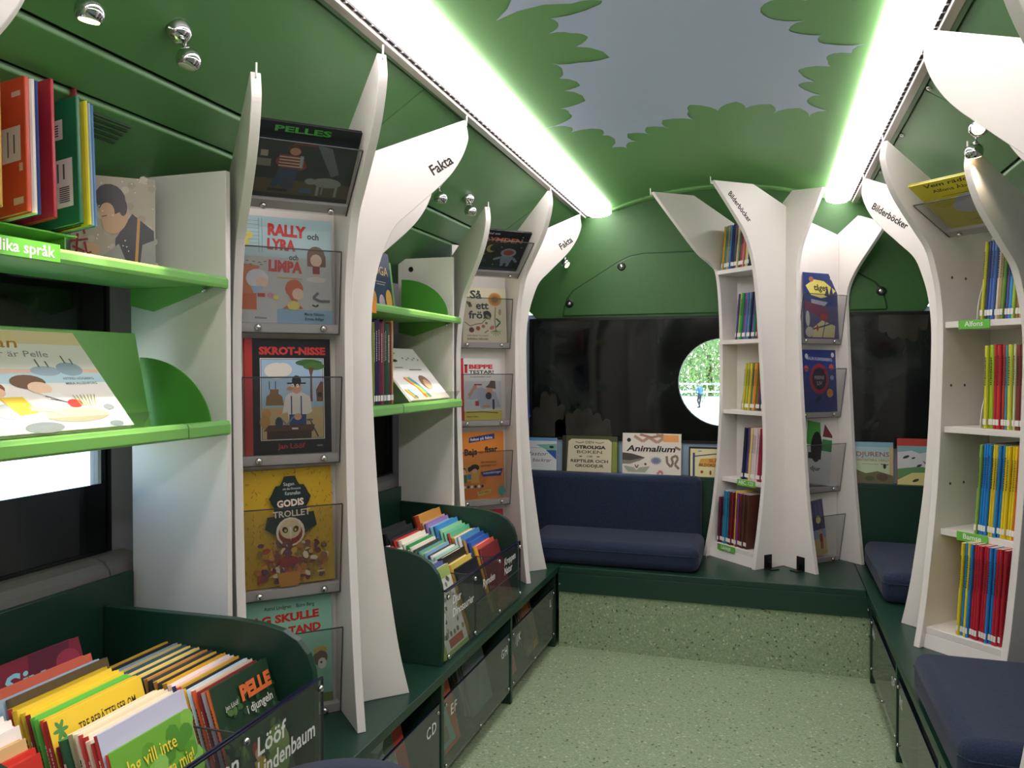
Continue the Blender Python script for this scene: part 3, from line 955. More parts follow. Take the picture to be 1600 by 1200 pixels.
# rear tower
t = thing('book_tower', 'white Y-shaped tower standing on the rear bench before the window', 'shelf tower', (.33, 3.84, 0.363), group='white tree-shaped book towers')
tb = t
q1 = Box3((.33, 3.84), (-S2, -S2), (-S2, S2))
q2 = Box3((.33, 3.84), (S2, -S2), (S2, S2))
WR = 0.285
board(t, q1, -TH, 0, P_B2, [(.216, 2.064), (.0, 1.978), (-.20, 1.88), (-.20, .3635)])
board(t, q1, WR, WR + TH, P_B1, [(.29, 2.066), (.05, 1.96), (.012, 1.94), (.012, .3635)])
board(t, q2, -TH, 0, P_B3, [(.056, 2.050), (.0005, 2.006), (.0005, .3635)])
P_B4 = [(d_ - .014, z_) for d_, z_ in P_B4]
WQ = 0.302
board(t, q2, WQ, WQ + TH, P_B4, [(.140, 1.952), (.028, 1.884), (.028, .3635)])
# back of the spine shelves and of the pockets
BK = [(WR - .0005, .0125), (WR - .0005, .0215), (.0005, -.176), (.0005, -.186)]
MB().prism(BK, q1.ax, q1.sd, q1.nd, (0, 0, 1), .3635, 1.86).build('back_panel', 'white', t)
qs = (q2.sd * WQ + q2.nd * .027).normalized(); qn = (q2.nd * WQ - q2.sd * .027).normalized()
MB().prism([(0.0015, .3635), (WQ - .0015, .3635), (WQ - .0015, 1.878), (0.0015, 1.965)], q2.ax, qs, (0, 0, 1), qn, 0.0005, 0.010).build('back_panel', 'white', t)
def deep_shelf(z, d1):
    return MB().prism([(WR - .0005, .022), (WR - .0005, d1), (.0005, d1), (.0005, -.175)], q1.ax, q1.sd, q1.nd, (0, 0, 1), z - .020, z).build('shelf', 'white', t, bevel=0.0012, seg=1)
for z, lab, lc, lz in ((1.722, None, None, None), (1.392, None, None, None), (1.062, None, None, None), (0.738, 'ABC, 123', .12, None), (0.430, 'Läskigt', .185, .418)):
    d1 = {1.722: .150, 1.392: .122, 1.062: .108, .738: .114}.get(z, .168)
    sh_ = deep_shelf(z, d1)
    if lab:
        zz = lz or z - .012
        MB().prism([(d1 + .0005, zz - 0.014), (d1 + .0035, zz - 0.014), (d1 + .0035, zz + 0.014), (d1 + .0005, zz + 0.014)],
                   q1.ax + q1.nd * (.006 if z < .5 else 0), q1.nd, (0, 0, 1), q1.sd, lc - .0575, lc + .0575).build('shelf_label', 'tag', sh_)
        tx = MB()
        text3(tx, lab, q1.p(d1 + (0.010 if z < .5 else 0.004), lc, zz + 0.001), -q1.sd, (0, 0, 1), 0.024, bold=0.012)
        tx.build('lettering', 'vinyl', sh_)
MB().prism([(.168, .3635), (.181, .3635), (.171, .409), (.158, .409)], q1.ax, q1.nd, (0, 0, 1), q1.sd, .0005, WR - .0005).build('plinth_strip', 'white', t)
for z in (0.386, 0.712, 1.056, 1.392):
    pocket(t, q2, 0.014, WQ - .012, z + 0.0, 0.20, 0.060, 0.092)
for bx, d, w, z in ((q1, .440, -TH / 2, 2.058), (q1, .525, WR + TH / 2, 2.06), (q2, .284, WQ, 1.894)):
    hook(t, bx, d, w, z)
O = q1.ax + q1.nd * 0.296 + q1.sd * (-TH - 0.0006) + Vector((0, 0, 1.9570))
dv = (-q1.nd * 0.118 + Vector((0, 0, -0.112))).normalized()
letter_on(t, 'Bilderböcker', O, dv, (-q1.sd).cross(dv), 0.034, 0.165)
for bx, d in ((q1, .12), (q2, .12)):
    br = MB()
    n_ = -bx.sd
    for k in (0,):
        O = bx.p(d, -TH, 0.3635)
        br.prism([(-.022, 0), (.022, 0), (.022, .062), (-.022, .062)], O, bx.nd, (0, 0, 1), n_, 0.0003, 0.004)
        br.prism([(-.022, 0), (.022, 0), (.022, .004), (-.022, .004)], O, bx.nd, (0, 0, 1), n_, 0.004, 0.045)
        br.prism([(-.004, .004), (.004, .004), (.004, .03), (-.004, .03)], O, bx.nd, (0, 0, 1), n_, 0.004, 0.02)
    br.build('foot_bracket', 'black', t, bevel=0.001)

# white end panels of the wall bays
for y, xe, nm in ((1.53, -.905, 'nearer'), (2.96, -.934, 'farther')):
    t = thing('end_panel', 'tall white end panel beside the %s left tower' % nm, 'panel', (-1.04, y, .363), group='white end panels of the wall bays')
    MB().box(-1.172, y - .008, .3635, xe, y + .008, 1.698).build('panel', 'white', t, bevel=0.0012, seg=1)
    for x, z in ((-1.115, 1.655),):
        MB().lathe((x, y - .008, z), (0, -1, 0), [(0.011, 0), (0.010, 0.002), (0.005, 0.0025), (0.001, 0.001)], 12).build('screw', 'black', t)
# ------------------------------------------------------------------ cushions and stool
def cushion(name, label, x0, y0, z0, x1, y1, z1, cat='cushion', rad=0.035, pipe=True):
    t = thing(name, label, cat, ((x0 + x1) / 2, (y0 + y1) / 2, z0), group='navy bench cushions')
    o = MB().box(x0, y0, z0, x1, y1, z1).build('cushion_cover', 'fabric', t, bevel=rad, seg=5, auto=60)
    if pipe:
        r = rad * 0.62
        mb = MB()
        z = z1 - rad * 0.33
        if z1 - z0 < 0.16:
            c = [(x0 + r, y0), (x1 - r, y0), (x1, y0 + r), (x1, y1 - r), (x1 - r, y1), (x0 + r, y1), (x0, y1 - r), (x0, y0 + r)]
            c = [(x + (0.0015 if x < (x0 + x1) / 2 else -0.0015), y) for x, y in c]
            for a, b in zip(c, c[1:] + c[:1]):
                mb.cyl((*a, z0 + (z1 - z0) * 0.66), (*b, z0 + (z1 - z0) * 0.66), 0.0026, n=6)
            mb.build('seam', 'fabric', t)
    return t
cushion('seat_cushion', 'navy seat cushion on the rear bench below the leaning picture books', -0.815, 3.525, 0.3645, -0.025, 3.896, 0.475)
cushion('back_cushion', 'navy back cushion standing upright behind the rear seat', -0.945, 3.898, 0.3645, -0.045, 3.980, 0.737, rad=0.030, pipe=False)
cushion('seat_cushion', 'dark navy seat cushion in the shaded rear right corner', 0.676, 3.30, 0.3645, 1.16, 3.94, 0.480)
cushion('seat_cushion', 'large navy seat cushion in the right foreground', 0.640, 1.845, 0.3645, 1.16, 2.425, 0.482)
t = thing('stool', 'round navy upholstered stool at the bottom edge before the left bench', 'stool', (-0.450, 1.20, 0.0))
pr = [(0.140, 0.05), (0.152, 0.06), (0.168, 0.20), (0.182, 0.38), (0.1865, 0.45), (0.186, 0.482), (0.176, 0.500), (0.10, 0.508), (0.0, 0.509)]
MB().lathe((-0.450, 1.20, 0), (0, 0, 1), pr, 40).build('padded_seat', 'fabric', t, smooth=True)
for k in range(4):
    a = math.pi / 4 + k * math.pi / 2
    MB().cyl((-0.450 + .11 * math.cos(a), 1.20 + .11 * math.sin(a), 0.0), (-0.450 + .11 * math.cos(a), 1.20 + .11 * math.sin(a), 0.05), 0.018, n=10).build('foot', 'black', t)

# ------------------------------------------------------------------ book bins standing on the left bench
def bench_bin(y0, y1, parts, label, back_dy=0.0):
    t = thing('book_bin', label, 'book bin', (-0.9, (y0 + y1) / 2, 0.363), group='dark green book bins on the left bench')
    pf = [(-1.160, .3635), (-.668, .3635), (-.664, .42), (-.664, .57), (-.668, .605), (-.680, .640), (-.702, .668), (-.735, .688), (-.78, .700), (-.85, .708), (-1.160, .720)]
    for y in (y0, y1):
        dk = .0 if (y == y0 or back_dy == 0) else back_dy
        vs = []
        for s_ in (-.009, .009):
            vs += [(x, y + s_ - dk * (-.664 - x) / .496, z) for x, z in pf]
        n = len(pf)
        MB().add(vs, [tuple(range(n)), tuple(range(n, 2 * n))[::-1]] + [(i, n + i, n + (i + 1) % n, (i + 1) % n) for i in range(n)]).build('side_panel', 'bench', t, bevel=0.0015)
    MB().box(-1.176, y0 - .009, .3635, -1.1605, y1 + .013, .778).build('back_panel', 'bench', t, bevel=0.0015)
    MB().prism([(-.690, .364), (-1.158, .364), (-1.158, .399)], (0, 0, 0), (1, 0, 0), (0, 0, 1), (0, 1, 0), y0 + .0095, y1 - .0095 - back_dy).build('sloping_base', 'bench', t)
    MB().box(-.6615, y0 + .0095, .372, -.6575, y1 + .012, .583).build('front', 'acrylic', t)
    MB().box(-.6625, y0 + .0095, .583, -.6565, y1 + .012, .586).build('front_edge', 'edge_navy', t)
    MB().box(-.667, y0 + .0095, .583, -.6628, y1 - .0095, .588).build('inner_edge', 'edge_navy', t)
    MB().box(-.6626, y1 + .0121, .372, -.6566, y1 + .015, .586).build('front_edge', 'edge_navy', t)
    for y in parts:
        MB().box(-1.12, y - .0015, .366, -.6625, y + .0015, .575).build('partition', 'acrylic', t)
        MB().box(-1.12, y - .0018, .5752, -.6625, y + .0018, .578).build('partition_edge', 'edge', t)
    ys = [y0 + .02] + parts + [y1 + .002]
    for y in ys:
        for z in (.565, .385):
            MB().lathe((-.6575, y, z), (1, 0, 0), [(0.0075, 0), (0.0075, .004), (.005, .007), (.001, .008)], 10).build('bolt', 'bolt', t, smooth=True)
    return t
BIN1 = bench_bin(0.835, 1.500, [1.005, 1.245], 'dark green book bin on the bench in the left foreground', .07)
BIN2 = bench_bin(2.205, 2.950, [2.455, 2.705], 'dark green book bin on the bench between the two left towers')
for s_, y, z, wd_ in (('Lööf', 1.278, .535, None), ('Lindenbaum', 1.278, .488, .20), ('Lindgren', 1.050, .535, None)):
    mb = MB()
    text3(mb, s_, (-.6568, y, z), (0, 1, 0), (0, 0, 1), 0.050, bold=0.018, align='LEFT', width=wd_)
    mb.build('lettering', 'vinyl', BIN1)
for s_, y, z in (('Djur', 2.262, .545), ('Dinosaurier', 2.262, .505), ('Rymden', 2.535, .525), ('Kroppen', 2.765, .545), ('Natur', 2.765, .510)):
    mb = MB()
    text3(mb, s_, (-.6568, y, z), (0, 1, 0), (0, 0, 1), 0.038, bold=0.016, align='LEFT')
    mb.build('lettering', 'vinyl', BIN2)
# clear leaflet holder in front of the farther bin
MB().box(-.6555, 2.46, .366, -.6535, 2.945, .480).build('leaflet_pocket', 'acrylic', BIN2)
MB().box(-.6557, 2.46, .480, -.6533, 2.945, .4815).build('partition_edge', 'edge', BIN2)

d = []
d.append(drawer_bin(-1, 0.83, 1.50, '', 'AB', 'clear fronted bin under the bench in the left foreground'))
d.append(drawer_bin(-1, 1.50, 2.17, '', 'CD', 'clear fronted bin lettered CD under the left bench'))
d.append(drawer_bin(-1, 2.17, 2.835, 'EF', 'GH', 'clear fronted bin lettered EF and GH under the left bench'))
d.append(drawer_bin(-1, 2.835, 3.485, 'IJK', 'L', 'clear fronted bin lettered IJK and L under the left bench'))
d.append(drawer_bin(1, 2.79, 3.465, 'OP', 'MN', 'clear fronted bin lettered MN and OP under the right bench'))
d.append(drawer_bin(1, 2.12, 2.79, '', 'RS', 'clear fronted bin lettered RS under the right bench'))
d.append(drawer_bin(1, 1.44, 2.12, '', '', 'plain clear fronted bin nearest under the right bench'))

# ------------------------------------------------------------------ cover prints
def fig(A, x, y, s_, hair, shirt, legs, skin='#e8b894'):
    A.ell(x, y + .17 * s_, .05 * s_, .05 * s_, hair).ell(x, y + .155 * s_, .042 * s_, .04 * s_, skin)
    A.poly([(x - .05 * s_, y + .12 * s_), (x + .05 * s_, y + .12 * s_), (x + .065 * s_, y), (x - .065 * s_, y)], shirt)
    A.rect(x - .045 * s_, y - .11 * s_, x - .008 * s_, y, legs).rect(x + .008 * s_, y - .11 * s_, x + .045 * s_, y, legs)
    for k in (-.016, .016):
        A.ell(x + k * s_, y + .16 * s_, .005 * s_, .005 * s_, '#222222', n=6)

def art_rally(A):
    A.rect(0, 0, 1, 1, '#b9d7de').rect(0, 0, 1, .62, '#c4c6c2').rect(.38, 0, 1, .13, '#8fb6cf')
    A.rect(0, .12, .16, .27, '#cf6a3a').poly([(0, .27), (.16, .27), (.16, .45), (.2, .53), (0, .55)], '#d97f4e')
    for k in range(7):
        A.rect(.03, .74 + .035 * k, .2, .743 + .035 * k, '#6d8a99')
    A.rect(.19, .66, .195, .98, '#6d8a99').rect(.225, .66, .23, .98, '#6d8a99')
    A.rect(.0, .86, .03, .95, '#c9302c')
    for x, y in ((.06, .79), (.09, .83), (.07, .75), (.05, .72), (.1, .8)):
        A.ell(x, y, .03, .02, '#e3d65a', n=9)
    A.txt('RALLY', .49, .87, .145, '#cf2f2c', .42, -.03, .055).txt('och', .79, .835, .085, '#1e1e1e', .13, -.03, .02)
    A.txt('LYRA', .43, .735, .135, '#cf2f2c', .31, -.03, .055).txt('och', .57, .625, .075, '#1e1e1e', .1, -.03, .02)
    A.txt('LIMPA', .47, .53, .14, '#cf3a38', .37, -.03, .055).line([(.38, .43), (.66, .425)], .012, '#c9a24a')
    # three children as plain shapes
    A.ell(.82, .66, .10, .085, '#7c5a40').rect(.72, .55, .79, .66, '#7c5a40').rect(.86, .55, .93, .66, '#7c5a40')
    A.ell(.82, .61, .065, .06, '#eccbb0').rect(.78, .48, .86, .555, '#8e2430').rect(.79, .445, .85, .48, '#e4b99c')
    A.ell(.82, .425, .11, .028, '#dcd9d2').ell(.17, .41, .12, .09, '#e6e4ea').ell(.22, .375, .065, .05, '#ecc9b0')
    A.poly([(.10, .34), (.24, .34), (.2, .28), (.13, .27)], '#a9c0d8').rect(.17, .24, .25, .275, '#b5302c')
    A.ell(.31, .26, .035, .025, '#d48aa0').ell(.37, .24, .03, .02, '#e3d65a')
    A.ell(.57, .33, .10, .085, '#c9603c').poly([(.47, .32), (.55, .2), (.44, .14), (.67, .14), (.6, .2), (.62, .3)], '#c9603c')
    A.ell(.61, .28, .065, .055, '#ecc9b0').ell(.56, .17, .07, .045, '#e5d873')
    A.line([(.84, .3), (.78, .25), (.85, .22), (.97, .22)], .03, '#5f655f').line([(.77, .18), (.81, .165), (.84, .185)], .02, '#222222')
    for x, y in ((.05, .57), (.12, .565), (.18, .56), (.24, .57), (.09, .54), (.2, .54)):
        A.rect(x, y, x + .03, y + .006, '#333333')
    A.txt('Marie Nilsson', .79, .09, .04, '#222222', .22).txt('Emma Adåge', .79, .045, .04, '#222222', .21).txt('Alfabeta', .2, .045, .03, '#444444', .13)

def art_scrap(A):
    A.rect(0, 0, .085, 1, '#b8342f').rect(.085, 0, 1, 1, '#14141a')
    A.txt('SKROT-NISSE', .55, .89, .088, '#cf3c3a', .78, 0, .05)
    A.rect(.17, .12, .92, .83, '#e6e4dc').rect(.18, .127, .91, .823, '#20242c').rect(.186, .131, .904, .819, '#a9c6df')
    A.rect(.186, .131, .904, .40, '#c7ad78').rect(.186, .40, .904, .47, '#9fc0cc').ell(.36, .72, .14, .07, '#ece6da').ell(.44, .73, .1, .06, '#ece6da')
    A.ell(.74, .79, .16, .03, '#3f6b38').ell(.8, .76, .13, .035, '#4f7a3c').poly([(.73, .75), (.8, .75), (.775, .68), (.78, .45), (.75, .45), (.755, .68)], '#6e5236')
    A.poly([(.83, .45), (.904, .45), (.904, .62), (.88, .63), (.82, .55)], '#7a4a3a').rect(.84, .49, .89, .53, '#222222')
    A.poly([(.23, .42), (.44, .42), (.42, .5), (.38, .52), (.38, .56), (.28, .56), (.28, .52), (.24, .5)], '#8c6c40').rect(.27, .56, .28, .63, '#333333').rect(.34, .56, .35, .63, '#333333')
    A.ell(.24, .35, .05, .04, '#c9964e').ell(.22, .28, .06, .06, '#b98c50')
    A.poly([(.46, .5), (.52, .53), (.66, .53), (.75, .49), (.77, .36), (.68, .33), (.68, .28), (.5, .28), (.48, .36), (.42, .35)], '#e4dfd2')
    A.rect(.50, .24, .70, .34, '#2f4878').rect(.52, .34, .535, .5, '#2f4878').rect(.635, .34, .65, .5, '#2f4878')
    A.ell(.59, .575, .06, .055, '#d8a27c').ell(.515, .565, .04, .018, '#cf8e68').rect(.48, .605, .70, .618, '#1b1b1b').ell(.59, .63, .055, .05, '#1b1b1b')
    A.ell(.545, .592, .017, .016, '#f0eee6', n=10).ell(.6, .59, .017, .016, '#f0eee6', n=10).ell(.54, .59, .006, .006, '#111111', n=6).ell(.595, .59, .006, .006, '#111111', n=6)
    A.ell(.38, .36, .04, .025, '#d8a27c').ell(.6, .32, .045, .03, '#d8a27c')
    A.poly([(.2, .2), (.26, .25), (.8, .25), (.78, .19)], '#5f3f2c').rect(.24, .131, .76, .2, '#4a3022').rect(.3, .14, .68, .19, '#3f281c')
    A.ell(.38, .27, .045, .05, '#3c4650').line([(.41, .3), (.47, .25), (.56, .33)], .016, '#7f8890').rect(.53, .21, .6, .225, '#d7d5cc')
    A.line([(.75, .28), (.84, .14)], .016, '#444a50').ell(.74, .29, .04, .01, '#666666')
    A.txt('Jan Lööf', .52, .065, .06, '#b8342f', .32, 0, .02).rect(.82, .055, .89, .07, '#777777')

def art_candy(A):
    A.rect(0, 0, 1, 1, '#cfa92c')
    rr = random.Random(5)
    for _ in range(330):
        x, y = rr.random(), rr.random()
        if .3 < x < .72 and .5 < y < .93:
            continue
        A.line([(x, y), (min(1, x + rr.uniform(-.03, .03)), min(1, y + rr.uniform(.01, .03)))], .006, rr.choice(['#8d6a1c', '#6f5418', '#b08a24', '#e0c23c']))
    pts = []
    for i in range(34):
        a = 2 * math.pi * i / 34
        k = 1 + .09 * math.sin(5 * a) + .06 * math.sin(11 * a)
        pts.append((.51 + .21 * k * math.cos(a), .71 + .22 * k * math.sin(a)))
    A.poly(pts, '#22302c').poly([(.25, .6), (.77, .62), (.8, .5), (.66, .44), (.34, .44), (.22, .5)], '#22302c')
    A.txt('Sagan', .5, .87, .04, '#c9d6cf', .12, 0, .006).txt('om den försvunna', .53, .83, .03, '#c9d6cf', .2, 0, .004).txt('Karamellen', .54, .79, .045, '#c9d6cf', .17, 0, .006)
    A.txt('GODIS', .51, .705, .08, '#e6d3c4', .30, .04, .04).txt('TROLLET', .52, .615, .075, '#e6d3c4', .42, .02, .018)
    A.ell(.5, .46, .16, .125, '#e9dfc8').ell(.5, .45, .135, .10, '#8e3a2a').ell(.5, .485, .12, .085, '#dcc9a0')
    A.poly([(.485, .5), (.515, .5), (.5, .38)], '#f0e6d0').ell(.44, .48, .03, .028, '#3a2a20', .5).ell(.56, .48, .03, .028, '#3a2a20', -.5)
    A.ell(.445, .475, .015, .013, '#cfc04a', n=8).ell(.555, .475, .015, .013, '#cfc04a', n=8)
    for _ in range(120):
        x, y = rr.uniform(.12, .9), rr.uniform(.05, .37)
        A.ell(x, y, rr.uniform(.012, .045), rr.uniform(.01, .04), rr.choice(['#8a4a4a', '#a0643a', '#c07a34', '#6a4050', '#b0503c', '#d8a04a', '#e0d2b0', '#7a2f34', '#8f7a2c']), rr.uniform(0, 3), 8)
    A.ell(.46, .21, .12, .05, '#8e2a30').poly([(.33, .12), (.6, .12), (.56, .0), (.36, .0)], '#c9862c').rect(.78, .09, .86, .105, '#e8dcb0')

def art_tooth(A):
    A.rect(0, 0, 1, 1, '#8fc4ac').rect(0, 0, 1, .08, '#6f8a4a')
    A.txt('Astrid Lindgren    Björn Berg', .52, .9, .045, '#26332c', .56)
    A.txt('JAG SKULLE', .46, .80, .095, '#c9322c', .80, .03, .05).txt('HA EN TAND', .48, .68, .095, '#c9322c', .78, .03, .05)
    A.ell(.86, .40, .085, .07, '#6a5444').ell(.88, .35, .05, .05, '#e4e0d4').line([(.79, .46), (.86, .49), (.93, .47)], .05, '#c9a04a').ell(.87, .36, .012, .012, '#222222', n=8)
    A.poly([(.1, .08), (.5, .08), (.45, .36), (.2, .4)], '#7a5a3c')

def art_night(A):
    A.rect(0, 0, 1, 1, '#171c26').rect(0, 0, 1, .26, '#5c4a38').rect(0, 0, 1, .06, '#2a2420').rect(0, .86, 1, 1, '#12141c')
    A.txt('PELLES', .42, .92, .1, '#3f8f3c', .55, 0, .03).rect(.0, .8, .95, .805, '#3a404a')
    A.rect(.36, .74, .58, .78, '#7a2a2c').poly([(.58, .78), (.74, .74), (.86, .4), (.78, .36)], '#6a7078')
    A.rect(.05, .55, .12, .63, '#b0a894').rect(.02, .42, .16, .52, '#8a8474').rect(.0, .28, 1, .33, '#22262c')
    A.ell(.36, .68, .07, .06, '#4a2c20').ell(.38, .65, .055, .05, '#c08a6a')
    A.poly([(.24, .6), (.46, .6), (.52, .45), (.46, .4), (.24, .42), (.2, .5)], '#8e2f34')
    for k in range(4):
        A.rect(.235, .44 + .04 * k, .475, .455 + .04 * k, '#cfc3b4')
    A.poly([(.25, .42), (.44, .42), (.4, .14), (.3, .14), (.27, .2), (.22, .14), (.18, .15)], '#2c3e66').rect(.16, .09, .36, .13, '#181818')
    A.ell(.75, .27, .15, .07, '#9a9c98').ell(.58, .27, .06, .045, '#9a9c98').rect(.65, .08, .68, .24, '#9a9c98').rect(.84, .08, .87, .24, '#9a9c98').rect(.7, .1, .72, .24, '#85878a')
    A.poly([(.47, .1), (.62, .1), (.6, .17), (.49, .17)], '#4a5a88').rect(.44, .44, .47, .6, '#a8b4bc').txt('Jan Lööf', .38, .035, .05, '#1a1a1a', .26)

def art_seed(A):
    A.rect(0, 0, 1, 1, '#e9e2c4')
    A.txt('Så', .30, .86, .20, '#23422c', .27, 0, .035).txt('ett', .44, .665, .19, '#23422c', .29, 0, .03).txt('frö!', .33, .49, .19, '#23422c', .38, 0, .032)
    for r_, c in ((.155, '#d99a2e'), (.125, '#b9822c'), (.08, '#8a6430')):
        A.ell(.74, .79, r_, r_ * .8, c, n=24)
    A.line([(.75, .65), (.73, .4), (.75, .22)], .022, '#8c8a3c').ell(.85, .56, .035, .06, '#a9ac78').line([(.76, .44), (.86, .37), (.76, .28)], .035, '#3f6b46')
    for a in (-2.6, -2.1, -1.6, -1.1, -.6, -.2, -2.9):
        A.line([(.75, .22), (.75 + .13 * math.cos(a), .22 + .11 * math.sin(a))], .012, '#6f8f4c')
    A.ell(.56, .5, .085, .085, '#2a2430', .8).ell(.58, .46, .03, .06, '#8a9a5a', .8).ell(.15, .69, .08, .03, '#6f6a48', -.7).ell(.16, .68, .03, .05, '#4a4a34')
    A.line([(.04, .36), (.16, .29), (.3, .33), (.42, .34), (.52, .42)], .014, '#3c4a34')
    for x, y, r_, c in ((.19, .22, .06, '#6e2430'), (.34, .25, .05, '#b04a44'), (.46, .29, .04, '#c0705c'), (.53, .35, .03, '#7c8a44')):
        A.ell(x, y, r_, r_ * .8, c)
    A.ell(.66, .27, .06, .035, '#d97a84', .5).line([(.58, .22), (.48, .17)], .02, '#8c7a5a')
    A.txt('FRÅN KÄRNA TILL PLANTA', .33, .115, .035, '#5a5444', .48).txt('ROSENDALS TRÄDGÅRD', .33, .055, .045, '#33302a', .48, 0, .02)

def art_bearded(A):
    A.rect(0, 0, 1, 1, '#e4e3df').rect(0, 0, .085, 1, '#c22d30').rect(.085, 0, 1, .15, '#d2c554').rect(.1, .16, 1, .63, '#cdd0d4')
    A.rect(.11, .76, .18, .88, '#c22d30').rect(.1, .88, .19, .9, '#222222')
    A.txt('BEPPE', .5, .86, .09, '#cf3434', .58, 0, .055).txt('TESTAR!', .52, .775, .075, '#1c1c1c', .60, 0, .025).txt('en experimentbok i köket', .5, .7, .03, '#333333', .5)
    A.poly([(.35, .5), (.5, .53), (.85, .45), (.97, .2), (.5, .18), (.42, .28)], '#aab2c2').poly([(.16, .35), (.3, .5), (.4, .48), (.45, .36), (.28, .33)], '#b4bac4')
    A.line([(.2, .39), (.34, .53)], .07, '#c49a7c').ell(.35, .53, .05, .035, '#c49a7c').rect(.33, .56, .52, .585, '#b5302c')
    A.ell(.7, .46, .085, .08, '#cf9c80').ell(.68, .39, .075, .06, '#3a2a24').poly([(.6, .53), (.86, .5), (.85, .63), (.74, .64), (.68, .57)], '#5a4c40')
    A.rect(.35, .23, .44, .31, '#b5302c').rect(.77, .17, .82, .33, '#20242c').ell(.62, .22, .1, .02, '#c49a7c').line([(.13, .13), (.55, .13), (.9, .11)], .016, '#33312a').txt('Beppe Singer', .28, .06, .035, '#3c3820', .28)

def art_orange(A):
    A.rect(0, 0, 1, 1, '#e08a3a').poly([(.03, .02), (.4, .0), (.62, .3), (.45, .5), (.03, .5)], '#d07a34')
    A.poly([(.24, .84), (.8, .89), (.8, .97), (.26, .92)], '#2a3580').txt('fokus på fakta', .52, .9, .06, '#f2efe6', .48, .08, .018)
    A.txt('Bajs', .28, .7, .13, '#2a1a16', .27, .04, .04).txt('och', .5, .69, .05, '#2a1a16', .09).txt('fisar', .72, .73, .12, '#2a1a16', .28, .04, .04)
    A.txt('den kluckande', .66, .545, .045, '#3a241c', .34).txt('sanningen om', .66, .495, .045, '#3a241c', .34)
    A.poly([(.48, .4), (.97, .44), (.92, .33), (.53, .33)], '#2a3580').txt('matsmältningen', .73, .385, .05, '#d8d8e8', .38, .04, .012)
    A.poly([(.05, .5), (.4, .55), (.5, .44), (.42, .26), (.1, .28)], '#d89a3a').ell(.12, .43, .06, .05, '#33241e').ell(.13, .41, .045, .045, '#e4b090').rect(.07, .25, .19, .37, '#4c7a50')
    A.ell(.36, .47, .10, .05, '#151515').ell(.25, .45, .04, .04, '#151515').ell(.36, .42, .055, .035, '#d8a898').poly([(.3, .38), (.42, .38), (.46, .24), (.28, .24)], '#d8a64a').rect(.2, .3, .28, .38, '#3f86b0')
    for k in range(6):
        A.poly([(.1 + .075 * k, .19), (.14 + .075 * k, .215), (.18 + .075 * k, .19), (.14 + .075 * k, .165)], '#1c1c1c' if k % 2 else '#e8e4da')
    A.poly([(.4, .11), (.7, .14), (.68, .08), (.42, .05)], '#d8c05a').txt('OLOF WERLF', .55, .095, .05, '#4a3c1c', .24, .08).ell(.93, .1, .08, .08, '#4fa0a0')

def art_red(A):
    A.rect(0, 0, 1, 1, '#c23a44').ell(.62, .9, .1, .05, '#5a7ab0').ell(.72, .86, .06, .06, '#8fb0d8').rect(.1, .7, .9, .72, '#8e2430').ell(.5, .4, .25, .2, '#d8606a')

def art_space(A):
    A.rect(0, 0, 1, 1, '#14161e').txt('kul om', .25, .92, .07, '#c9ccd2', .22, 0, .012).txt('RYMDEN', .48, .77, .15, '#c9714a', .78, 0, .03)
    A.ell(.3, .55, .1, .1, '#b8ae4a').ell(.35, .57, .085, .085, '#14161e').ell(.68, .47, .16, .11, '#9aa0ac').ell(.68, .47, .11, .07, '#a84a44').poly([(.55, .38), (.82, .38), (.78, .2), (.58, .2)], '#7f8ea8')
    A.rect(.6, .12, .66, .22, '#8a98b0').rect(.72, .12, .78, .22, '#8a98b0').line([(.55, .34), (.42, .28)], .05, '#8a98b0').line([(.82, .34), (.92, .24)], .05, '#8a98b0').ell(.15, .24, .14, .06, '#1f4250').rect(0, .02, 1, .07, '#3a4260')
    for x, y in ((.1, .7), (.9, .62), (.2, .4), (.5, .6), (.85, .88), (.45, .15)):
        A.ell(x, y, .012, .01, '#e8e4c8', n=6)

